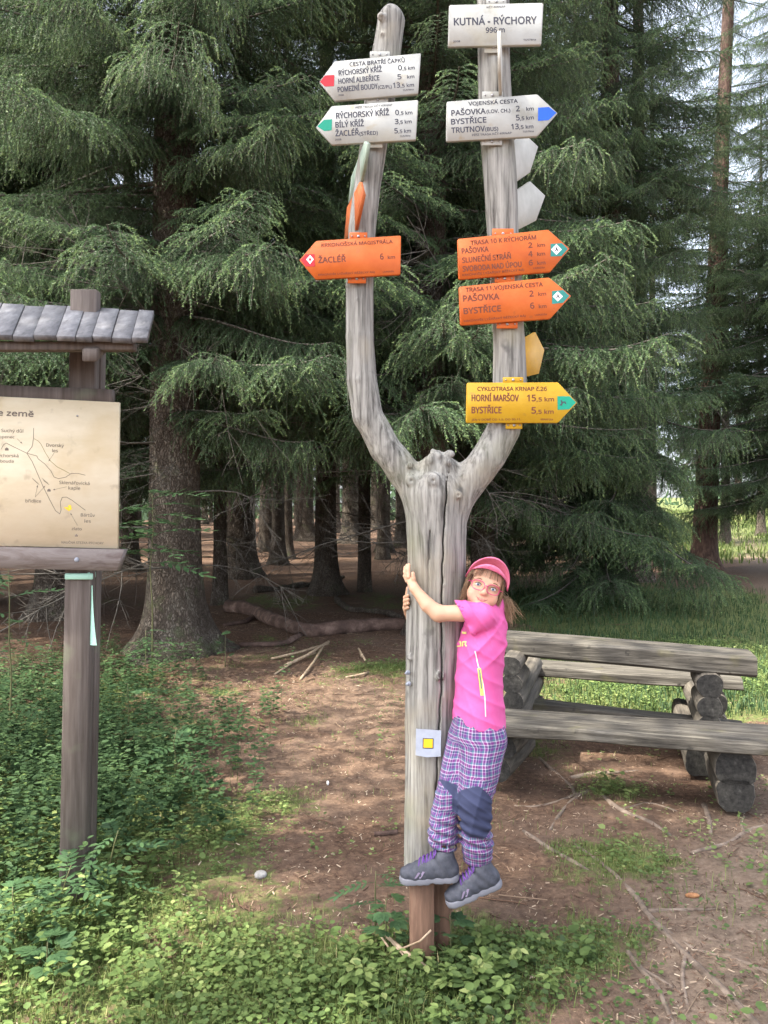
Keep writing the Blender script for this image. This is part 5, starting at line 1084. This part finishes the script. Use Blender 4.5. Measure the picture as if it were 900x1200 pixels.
# ================================================================ ground cover
M['leaf'] = leaf_mat('low herb leaves', [(0, (.050, .080, .030)), (.4, (.105, .160, .052)), (.75, (.17, .235, .075)), (1, (.30, .34, .13))], .4, .5, .0)
M['leaf_blue'] = leaf_mat('rowan leaves', [(0, (.035, .070, .032)), (.5, (.060, .115, .050)), (1, (.10, .16, .06))], .35, .45, .06)
M['grass'] = leaf_mat('grass blades', [(0, (.070, .105, .028)), (.5, (.14, .19, .055)), (.85, (.22, .25, .085)), (1, (.42, .36, .18))], .4, .5, 0)
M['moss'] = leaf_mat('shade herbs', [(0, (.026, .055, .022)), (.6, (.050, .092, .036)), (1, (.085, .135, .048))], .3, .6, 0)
M['stem'] = flat('green brown stem', (.10, .10, .04), .7)
def leafquads(c, d, nrm, L_, W2, fold=.25):
    """arrays: leaf base c, direction d, normal nrm -> 7 verts, 6 tris each"""
    s_ = np.cross(d, nrm); s_ /= np.linalg.norm(s_, axis=1)[:, None]+1e-9; L_ = L_[:, None]; W2 = W2[:, None]
    a_ = nrm*W2*fold; v = np.stack([c, c+d*L_*.28+s_*W2*.85+a_, c+d*L_*.68+s_*W2*.80+a_*.9, c+d*L_, c+d*L_*.68-s_*W2*.80+a_*.9, c+d*L_*.28-s_*W2*.85+a_, c+d*L_*.5], 1)
    t = np.array([[0, 1, 6], [1, 2, 6], [2, 3, 6], [3, 4, 6], [4, 5, 6], [5, 0, 6]]); n = len(c); F = (np.arange(n)[:, None, None]*7+t).reshape(-1, 3); return v.reshape(-1, 3), F
def scatter(n, x0, x1, y0, y1, fn, g):
    xx, yy = [], []; tot = 0
    while tot < n:
        x = g.uniform(x0, x1, 40000); y = y0+(y1-y0)*g.random(40000)**1.5; k = g.random(40000) < fn(x, y); xx.append(x[k]); yy.append(y[k]); tot += k.sum()
        if len(xx) > 60: break
    x = np.concatenate(xx)[:n]; y = np.concatenate(yy)[:n]; return x, y
vis = lambda x, y: (np.abs(x/y) < .56)
def unitrows(a): return a/(np.linalg.norm(a, axis=1)[:, None]+1e-9)
g = np.random.default_rng(31)
# low leafy herbs: rosettes of rounded leaves
x, y = scatter(13500, -4, 4.5, 2.3, 9.5, lambda x, y: vis(x, y)*np.clip((green(x, y)-.36)*.8, .02, .62)*np.clip(.55+.9*snoise(np.stack([x, y, 0*x], -1), 3.0, 1), .06, 1), g); mb = MB()
for nl in range(5):
    n = len(x); az = g.uniform(0, 6.28, n); el = g.uniform(.05, .9, n); sz = (g.uniform(.4, 1.25, n)*np.where(g.random(n) < .08, 1.7, 1)) if nl == 0 else sz*g.uniform(.8, 1.2, n); h_ = g.uniform(.004, .045, n)*sz
    d = np.stack([np.cos(az)*np.cos(el*.6), np.sin(az)*np.cos(el*.6), np.sin(el)*.5-.12], 1); d = unitrows(d); nn = unitrows(np.stack([-.3*np.cos(az), -.3*np.sin(az), np.ones(n)], 1)+g.normal(0, .25, (n, 3)))
    c = np.stack([x+np.cos(az)*.012*sz, y+np.sin(az)*.012*sz, gz(x, y)+h_+.004], 1); V, F = leafquads(c, d, nn, .018*sz, .0082*sz, .2)
    tn = np.clip(.5+.22*snoise(np.stack([x, y, 0*x], 1), 2.2)+g.normal(0, .16, n), 0, 1); mb.add(V, F, np.repeat(tn, 7))
props(mb.build('herb_carpet', M['leaf']), 'low leafy herbs carpeting the clearing floor', kind='stuff')
# grass
x, y = scatter(62000, -4, 4.5, 2.3, 9, lambda x, y: vis(x, y)*np.clip((green(x, y)-.33)*1.3, .006, 1)*np.clip(.6+.6*snoise(np.stack([x, y, 0*x], -1), 1.6, 2), .08, 1), g); n = len(x)
def grass(x, y, hs, ws, name, lab, mt):
    n = len(x); az = g.uniform(0, 6.28, n); l = hs*g.uniform(.5, 1.3, n); ben = g.uniform(.2, .9, n); dx = np.stack([np.cos(az), np.sin(az), 0*az], 1); sd_ = np.stack([-np.sin(az), np.cos(az), 0*az], 1)*ws
    b0 = np.stack([x, y, gz(x, y)-.004], 1); p1 = b0+dx*(l*ben*.25)[:, None]+[0, 0, 1]*(l*.6)[:, None]; p2 = b0+dx*(l*ben*.8)[:, None]+[0, 0, 1]*(l*(1-.35*ben))[:, None]
    V = np.stack([b0-sd_, b0+sd_, p1+sd_*.8, p1-sd_*.8, p2], 1).reshape(-1, 3); i5 = np.arange(n)[:, None]*5
    tn = np.repeat(np.clip(.5+g.normal(0, .22, n), 0, 1), 5); o = MB().add(V, np.concatenate([i5+[0, 1, 2], i5+[0, 2, 3], i5+[3, 2, 4]]), tn).build(name, mt); return props(o, lab, kind='stuff')
grass(x, y, .045, .0015, 'grass', 'short grass growing among the herbs of the clearing', M['grass'])
tx, ty = [], []
for cx, cy, r_, k in [(.02, 2.72, .14, 450), (-.12, 2.62, .14, 450), (.30, 2.6, .2, 200), (-1.35, 2.6, .3, 500), (-.5, 2.5, .3, 450), (1.35, 3.25, .15, 60), (-1.9, 3.3, .4, 700), (1.5, 2.75, .1, 60)]:
    tx.append(g.normal(cx, r_, k)); ty.append(np.maximum(g.normal(cy, r_*.7, k), 2.3))
grass(np.concatenate(tx), np.concatenate(ty), .075, .0017, 'grass_tuft', 'longer grass tufts at the foot of the signpost and in the foreground', M['grass'])
x, y = scatter(16000, 1, 9, 6.3, 18, lambda x, y: vis(x, y)*np.clip((green(x, y)-.35)*1.3, 0, 1), g)
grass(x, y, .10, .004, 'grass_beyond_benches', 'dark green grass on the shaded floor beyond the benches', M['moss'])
x, y = scatter(15000, 5, 42, 21, 62, lambda x, y: vis(x, y)*np.clip(green(x, y)-.2, 0, 1), g)
grass(x, y, .28, .02, 'meadow_grass', 'bright sunlit meadow grass far off at right', M['grass'])
# taller shade herbs at left under the board and the old spruce, and a few elsewhere
def herbs(n, fn, reg, hmin, hmax, name, lab, mt, ls=1.0):
    x, y = scatter(n, *reg, fn, g); n = len(x); H = g.uniform(hmin, hmax, n); lean = g.normal(0, .12, (n, 2)); mb = MB(); b0 = np.stack([x, y, gz(x, y)], 1); top = b0+np.c_[lean*H[:, None], H]
    for lv in range(7):
        f_ = .3+.7*lv/6; c = b0+(top-b0)*f_
        for s_ in (0, 1, 2):
            az = g.uniform(0, 6.28, n); d = unitrows(np.stack([np.cos(az), np.sin(az), g.uniform(-.25, .25, n)], 1)); nn = unitrows(np.stack([-.2*np.cos(az), -.2*np.sin(az), np.ones(n)], 1)+g.normal(0, .2, (n, 3)))
            ll = ls*g.uniform(.030, .060, n)*(1.15-.4*f_); V, F = leafquads(c+d*.01, d, nn, ll, ll*.30); mb.add(V, F, np.repeat(np.clip(.3+.45*f_+g.normal(0, .13, n), 0, 1), 7))
    sd2 = np.array([.0012, 0, 0]); V = np.stack([b0-sd2, b0+sd2, top], 1).reshape(-1, 3); mb.add(V, np.arange(3*n).reshape(-1, 3), .2)
    return props(mb.build(name, mt), lab, kind='stuff')
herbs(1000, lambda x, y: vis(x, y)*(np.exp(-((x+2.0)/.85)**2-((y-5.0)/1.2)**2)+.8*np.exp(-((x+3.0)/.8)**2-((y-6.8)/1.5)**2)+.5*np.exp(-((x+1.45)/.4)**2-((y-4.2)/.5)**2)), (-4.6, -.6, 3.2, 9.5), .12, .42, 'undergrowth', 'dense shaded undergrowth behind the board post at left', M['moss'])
herbs(110, lambda x, y: vis(x, y)*(np.exp(-((x+1.75)/.6)**2-((y-3.6)/.6)**2)+.7*np.exp(-((x+1.2)/.3)**2-((y-2.9)/.4)**2)), (-2.6, -.7, 2.4, 4.8), .08, .24, 'sunlit_undergrowth', 'sunlit leafy herbs round the foot of the board post', M['leaf'], .8)
herbs(30, lambda x, y: np.exp(-((x-.30)/.20)**2-((y-2.72)/.18)**2)+np.exp(-((x+.02)/.12)**2-((y-2.74)/.16)**2), (-.3, .8, 2.45, 3.05), .04, .12, 'herbs_at_signpost', 'leafy herbs crowding the foot of the forked signpost', M['leaf'])
# litter: needles, leaf bits and twigs
x, y = scatter(60000, -4, 5, 2.3, 12, lambda x, y: vis(x, y)*np.clip(1.1-green(x, y), .15, 1), g); n = len(x); az = g.uniform(0, 6.28, n); l = g.uniform(.006, .028, n)*(1+(y > 6)*.6); wv = g.uniform(.0006, .0036, n); tl = g.normal(0, .25, n)
d = np.stack([np.cos(az)*l, np.sin(az)*l, tl*l], 1); s_ = np.stack([-np.sin(az)*wv, np.cos(az)*wv, g.normal(0, .3, n)*wv], 1); c = np.stack([x, y, gz(x, y)+.006], 1); V = np.stack([c-d/2-s_, c+d/2-s_*.3, c+d/2+s_, c-d/2+s_*.6], 1).reshape(-1, 3)
Mlit = leaf_mat('litter bits', [(0, (.06, .035, .025)), (.5, (.17, .10, .065)), (.8, (.30, .22, .15)), (1, (.46, .38, .28))], .1, .85, 0, .2)
props(MB().add(V, np.arange(4*n).reshape(-1, 4), np.repeat(g.random(n)**2.0, 4)).build('forest_litter', Mlit), 'scattered needles and bark bits on the brown forest floor', kind='stuff')
x, y = scatter(420, -4, 5, 2.4, 14, lambda x, y: vis(x, y)*np.clip(1.1-green(x, y), .1, 1), g); mb = MB()
for a, c in zip(x, y):
    az = g.uniform(0, 3.14); l = g.uniform(.04, .22)*(1+(c > 6)*.9); u = np.linspace(-.5, .5, 4)[:, None]; p = np.array([a, c, float(gz(a, c))+.008])+u*l*np.array([math.cos(az), math.sin(az), 0])+g.normal(0, .04*l, (4, 3))*[1, 1, .15]
    addtube(mb, p, g.uniform(.001, .0032), 4, g.random()*.8, cap=False)
props(mb.build('fallen_twigs', Mlit), 'small dry twigs strewn over the forest floor', kind='stuff')
# exposed roots in the trodden ground at right
Mroot = noise_mat('worn root bark', [(.3, (.075, .055, .042)), (.55, (.17, .13, .10)), (.8, (.29, .235, .185))], (18, 18, 18), 6, .9, .4, (60, 60, 60), .004)
def G(px, py):   # point of the ground seen at a pixel (flat part of the ground)
    y = CAM_H*900/(py-600); x = (px-450)/900*y; return np.array([x, y, float(gz(x, y))])
def root(label, lines, name='exposed_root', cat='root', mt=None, lift=-.3, wob=1.0):
    mb = MB()
    for pts, r0, r1 in lines:
        p = np.array([G(*q) for q in pts]); t = np.linspace(0, len(p)-1, len(p)*5); c = np.stack([np.interp(t, range(len(p)), p[:, k]) for k in range(3)], 1); k_ = np.array([1, 2, 3, 2, 1])/9; cc = c.copy()
        for k in range(3): cc[2:-2, k] = np.convolve(c[:, k], k_, 'valid')
        cc[:, 2] = gz(cc[:, 0], cc[:, 1]); r = np.linspace(r0, r1, len(cc))*(1+.18*wob*snoise(cc, 14)); cc += .012*wob*np.stack([snoise(cc, 6), snoise(cc, 6, 1), 0*r], 1); cc[:, 2] += r*lift+.006*snoise(cc, 5, 2); addtube(mb, cc, r, 8)
    o = mb.build(name, mt or Mroot, smooth=True); return props(o, label, cat)
root('long root running from the mid ground to the lower right corner, with side roots', [([(672, 985), (718, 1018), (748, 1048), (762, 1075), (812, 1128), (850, 1165), (900, 1215)], .010, .017), ([(760, 1066), (800, 1063), (835, 1062)], .012, .005), ([(765, 1078), (812, 1112), (838, 1120)], .012, .006), ([(805, 1115), (802, 1150), (806, 1185)], .010, .005)])
root('pale root lying in front of the back stacked logs, above the long root', [([(706, 928), (728, 948), (762, 962), (785, 978)], .022, .014), ([(726, 946), (760, 938), (790, 948)], .010, .006)])
root('short dark forked root standing out near the log ends', [([(824, 940), (829, 958), (831, 976)], .020, .010)])
root('root curving from below the front bench towards the girl', [([(700, 916), (672, 930), (655, 948), (643, 968)], .014, .009), ([(690, 920), (650, 934), (622, 938), (600, 936)], .010, .013)])
root('root crossing the trodden ground at the right edge', [([(905, 962), (872, 975), (850, 990), (812, 1000)], .016, .009), ([(872, 975), (868, 960), (880, 945)], .010, .006)])
root('thin roots fanning out low at the right edge', [([(905, 1150), (862, 1128), (840, 1122)], .010, .006), ([(900, 1012), (860, 1022), (842, 1032)], .009, .005)])
root('broken grey root at the bottom, right of the leafy patch', [([(735, 1115), (752, 1138), (772, 1160), (786, 1200)], .009, .013), ([(752, 1138), (775, 1150), (790, 1160)], .009, .005)])
root('dark root under the front bench near the left logs', [([(632, 882), (652, 898), (668, 914), (676, 932)], .016, .008), ([(668, 905), (700, 900), (745, 900)], .018, .010)])
root('root line beside the trodden path at left of the long root', [([(610, 970), (640, 990), (676, 1010), (700, 1025)], .012, .014)])
# fallen wood
log_o = root('thick fallen log with peeling reddish bark lying left of the signpost', [([(268, 722), (300, 727), (330, 742), (360, 748), (400, 746), (440, 742), (480, 742), (520, 744)], .105, .085), ([(300, 727), (285, 735), (262, 738)], .04, .025), ([(352, 748), (330, 757), (280, 757)], .04, .03)], 'fallen_log', 'log', noise_mat('peeling log bark', [(.3, (.04, .024, .018)), (.5, (.10, .062, .048)), (.66, (.20, .135, .105)), (.8, (.34, .28, .23))], (5, 5, 5), 8, .85, .8, (20, 20, 20), .02), .75, .4)
root('dark fallen branch on the forest floor behind the fallen log', [([(300, 703), (330, 699), (355, 695), (385, 690), (402, 686)], .07, .04)], 'fallen_branch', 'branch', M['bark'], .7)
root('crooked dark fallen branch beside the lit young trunk', [([(395, 712), (408, 722), (432, 724), (470, 732)], .05, .04), ([(395, 712), (394, 705), (400, 700)], .04, .02)], 'fallen_branch', 'branch', M['bark'], .8)
root('short reddish stick lying left of the signpost', [([(436, 978), (450, 977), (464, 975)], .013, .013)], 'fallen_stick', 'stick', M['bark_red'], .8)
Mdry = noise_mat('dry pale wood', [(.3, (.22, .15, .09)), (.7, (.45, .35, .24))], (30, 30, 30), 4, .8, 0)
def sticks(label, segs, mt, name='dry_branch'):
    mb = MB()
    for pts, r in segs: addtube(mb, pts, r, 5)
    return props(mb.build(name, mt), label, 'branch')
GP_ = lambda px, py, z: np.array([*(G(px, py)[:2]), 0])*(1-z/CAM_H)+[0, 0, z]
sticks('dry pale branch with side sticks leaning at the foot of the signpost', [([GP_(445, 1090, .05), GP_(470, 1112, .06), GP_(505, 1138, .03)], .008), ([GP_(447, 1098, .09), GP_(466, 1126, .04), GP_(478, 1150, .02)], .004), ([GP_(470, 1112, .06), GP_(492, 1103, .10), GP_(505, 1090, .14)], .004), ([GP_(452, 1096, .06), GP_(480, 1128, .05), GP_(500, 1142, .01)], .0035)], Mdry)
sticks('fan of straw coloured dead twigs below the fallen log', [([GP_(385, 752, .12), GP_(360, 768, .06), GP_(334, 780, .02)], .018), ([GP_(385, 754, .10), GP_(352, 764, .05), GP_(318, 772, .02)], .014), ([GP_(378, 758, .10), GP_(368, 775, .05), GP_(352, 796, .01)], .014), ([GP_(370, 765, .06), GP_(345, 775, .03), GP_(322, 790, .01)], .010), ([GP_(432, 788, .02), GP_(425, 790, .05), GP_(405, 794, .02)], .012), ([GP_(424, 770, .03), GP_(420, 760, .08), GP_(428, 774, .03)], .012)], Mdry)
def pebble(name, label, cat, px, py, s_, mt, seed, z=.3):
    f3 = Field((-.1, -.1, -.1), (.1, .1, .1), .006); f3.ell((0, 0, 0), s_, k=.01); f3.disp(lambda p: .004*snoise(p, 30, seed), .02); V, Q = f3.mesh(); o = MB().add(V, Q).build(name, mt, smooth=True); o.location = tuple(G(px, py)+[0, 0, s_[2]*z]); return props(o, label, cat)
pebble('stone', 'small pale grey stone among the herbs at lower left', 'stone', 305, 1022, (.026, .026, .014), M['stone'], 0)
Mcone = noise_mat('orange brown cone', [(.3, (.16, .07, .03)), (.7, (.40, .20, .09))], (60, 60, 60), 3, .8, .8, (120, 120, 120), .006)
pebble('spruce_cone', 'orange brown spruce cone on the trodden ground at right', 'cone', 812, 1051, (.036, .017, .016), Mcone, 1, .7)
pebble('litter_scrap', 'tiny white scrap of litter on the needles left of the signpost', 'scrap', 384, 915, (.007, .006, .016), M['pure'], 2, .8)
# saplings with compound leaves
def pinnate(seed, pairs=6, L_=.2, lw=.052):
    g2 = np.random.default_rng(seed); mb = MB(); u = np.linspace(0, 1, 7); ax = np.stack([L_*u, 0*u, .06*L_*u-.32*L_*u**2], 1); addtube(mb, ax, .0013, 3, .3, 0, cap=False)
    for k in range(pairs):
        q = .22+.7*k/(pairs-1); c0 = np.array([np.interp(q, u, ax[:, j]) for j in range(3)])
        for s_ in (-1, 1):
            an = s_*R(62-18*q); d = np.array([[math.cos(an), math.sin(an), -.12+g2.normal(0, .08)]]); nn = unitrows(np.array([[0, -s_*.15, 1]])+g2.normal(0, .12, (1, 3))); l = lw*(1-.35*abs(q-.5))*g2.uniform(.85, 1.1); V, F = leafquads(c0[None], unitrows(d), nn, np.array([l]), np.array([l*.19]), .15); mb.add(V, F, np.clip(.5+g2.normal(0, .15), 0, 1))
    V, F = leafquads(ax[-1:], np.array([[1., 0, -.2]]), np.array([[0, 0, 1.]]), np.array([lw]), np.array([lw*.2]), .15); mb.add(V, F, .6); return mb.mesh('leaf', M['leaf_blue'])
PIN = [pinnate(s) for s in (1, 2, 3)]
def broad(seed):
    g2 = np.random.default_rng(seed); mb = MB()
    for k, an in enumerate((-70, -35, 0, 35, 70)):
        d = np.array([[math.cos(R(an)), math.sin(R(an)), -.1]]); l = .055*(1-.004*abs(an)); V, F = leafquads(np.array([[.04, 0, 0.]]), unitrows(d), np.array([[0, 0, 1.]]), np.array([l]), np.array([l*.3]), .12); mb.add(V, F, .55+g2.normal(0, .1))
    addtube(mb, [[0, 0, 0], [.02, 0, .006], [.04, 0, 0]], .0012, 3, .3); return mb.mesh('leaf', M['leaf_blue'])
BRD = [broad(s) for s in (1, 2)]
def plant(name, label, cat, loc, H, n, meshes, sc=1.0, seed=0, lean=(0, 0), zlo=.25, side=None):
    g2 = np.random.default_rng(seed); t = thing(name, label, cat, loc); u = np.linspace(0, 1, 6)[:, None]; st = np.array([lean[0]*H, lean[1]*H, H])*u+g2.normal(0, .012*H, (6, 3))*u; mb = MB(); addtube(mb, st, np.linspace(.004+.004*H, .002, 6), 5); mb.build('stem', M['stem'], t)
    for k in range(n):
        q = zlo+(1-zlo)*(k+.5)/n; az = k*2.4+g2.uniform(-.4, .4)
        if side is not None: az = side+g2.uniform(-1.1, 1.1)
        p = [np.interp(q, u[:, 0], st[:, j]) for j in range(3)]; inst('leaf', meshes[k % len(meshes)], t, p, (g2.normal(0, .15), -g2.uniform(-.15, .45), az), sc*g2.uniform(.8, 1.15))
    return t
plant('rowan_sapling', 'low rowan sapling with feathery leaves covering the foot of the board post', 'sapling', G(60, 1085), .26, 9, PIN, 1.05, 1, (.3, 0))
plant('rowan_sapling', 'rowan sapling whose leaves lie across the board post from the right', 'sapling', G(118, 1050), .30, 8, PIN, 1.05, 2, (.25, 0))
plant('rowan_sapling', 'rowan sapling in the lower left corner by the frame edge', 'sapling', G(15, 1110), .24, 9, PIN, 1.1, 3)
plant('broadleaf_seedling', 'lobed-leaf seedling in the lower left corner in front of the saplings', 'seedling', G(55, 1145), .14, 7, BRD, 1.3, 4)
plant('broadleaf_seedling', 'lobed-leaf seedling at the right foot of the signpost', 'seedling', G(528, 1120), .16, 6, BRD, 1.2, 5)
plant('broadleaf_seedling', 'tall lobed-leaf seedling at the left foot of the signpost', 'seedling', G(452, 1115), .20, 9, BRD, 1.05, 6)
plant('rowan_sapling', 'rowan sapling growing left of the signpost foot', 'sapling', G(440, 1090), .24, 6, PIN, .75, 7)
plant('rowan_sapling', 'young rowan in front of the flared base of the old spruce', 'sapling', G(170, 812), .55, 12, PIN, 1.5, 8)
plant('rowan_sapling', 'tall thin rowan with tiered leaves between board and old spruce trunk', 'sapling', (pxX(178, 7.6), 7.6, 0), 1.8, 20, PIN, 2.5, 9, zlo=.62)
plant('rowan_sapling', 'dark slim rowan standing in shade at the left edge behind the board post', 'sapling', G(12, 880), 1.3, 11, PIN, 1.4, 10, zlo=.2)
plant('rowan_sapling', 'small sapling standing in the needles right of the old spruce', 'sapling', G(264, 782), .34, 7, BRD, 1.4, 11)
plant('rowan_sapling', 'rowan sapling in the undergrowth right of the board post', 'sapling', G(205, 935), .42, 11, PIN, 1.15, 12)
plant('rowan_sapling', 'rowan sapling deeper in the undergrowth right of the board post', 'sapling', G(150, 880), .5, 11, PIN, 1.2, 13)
plant('broadleaf_seedling', 'pale seedling on the shaded moss just beyond the table', 'seedling', (pxX(636, 7.9), 7.9, 0), .22, 7, BRD, 2.0, 14)
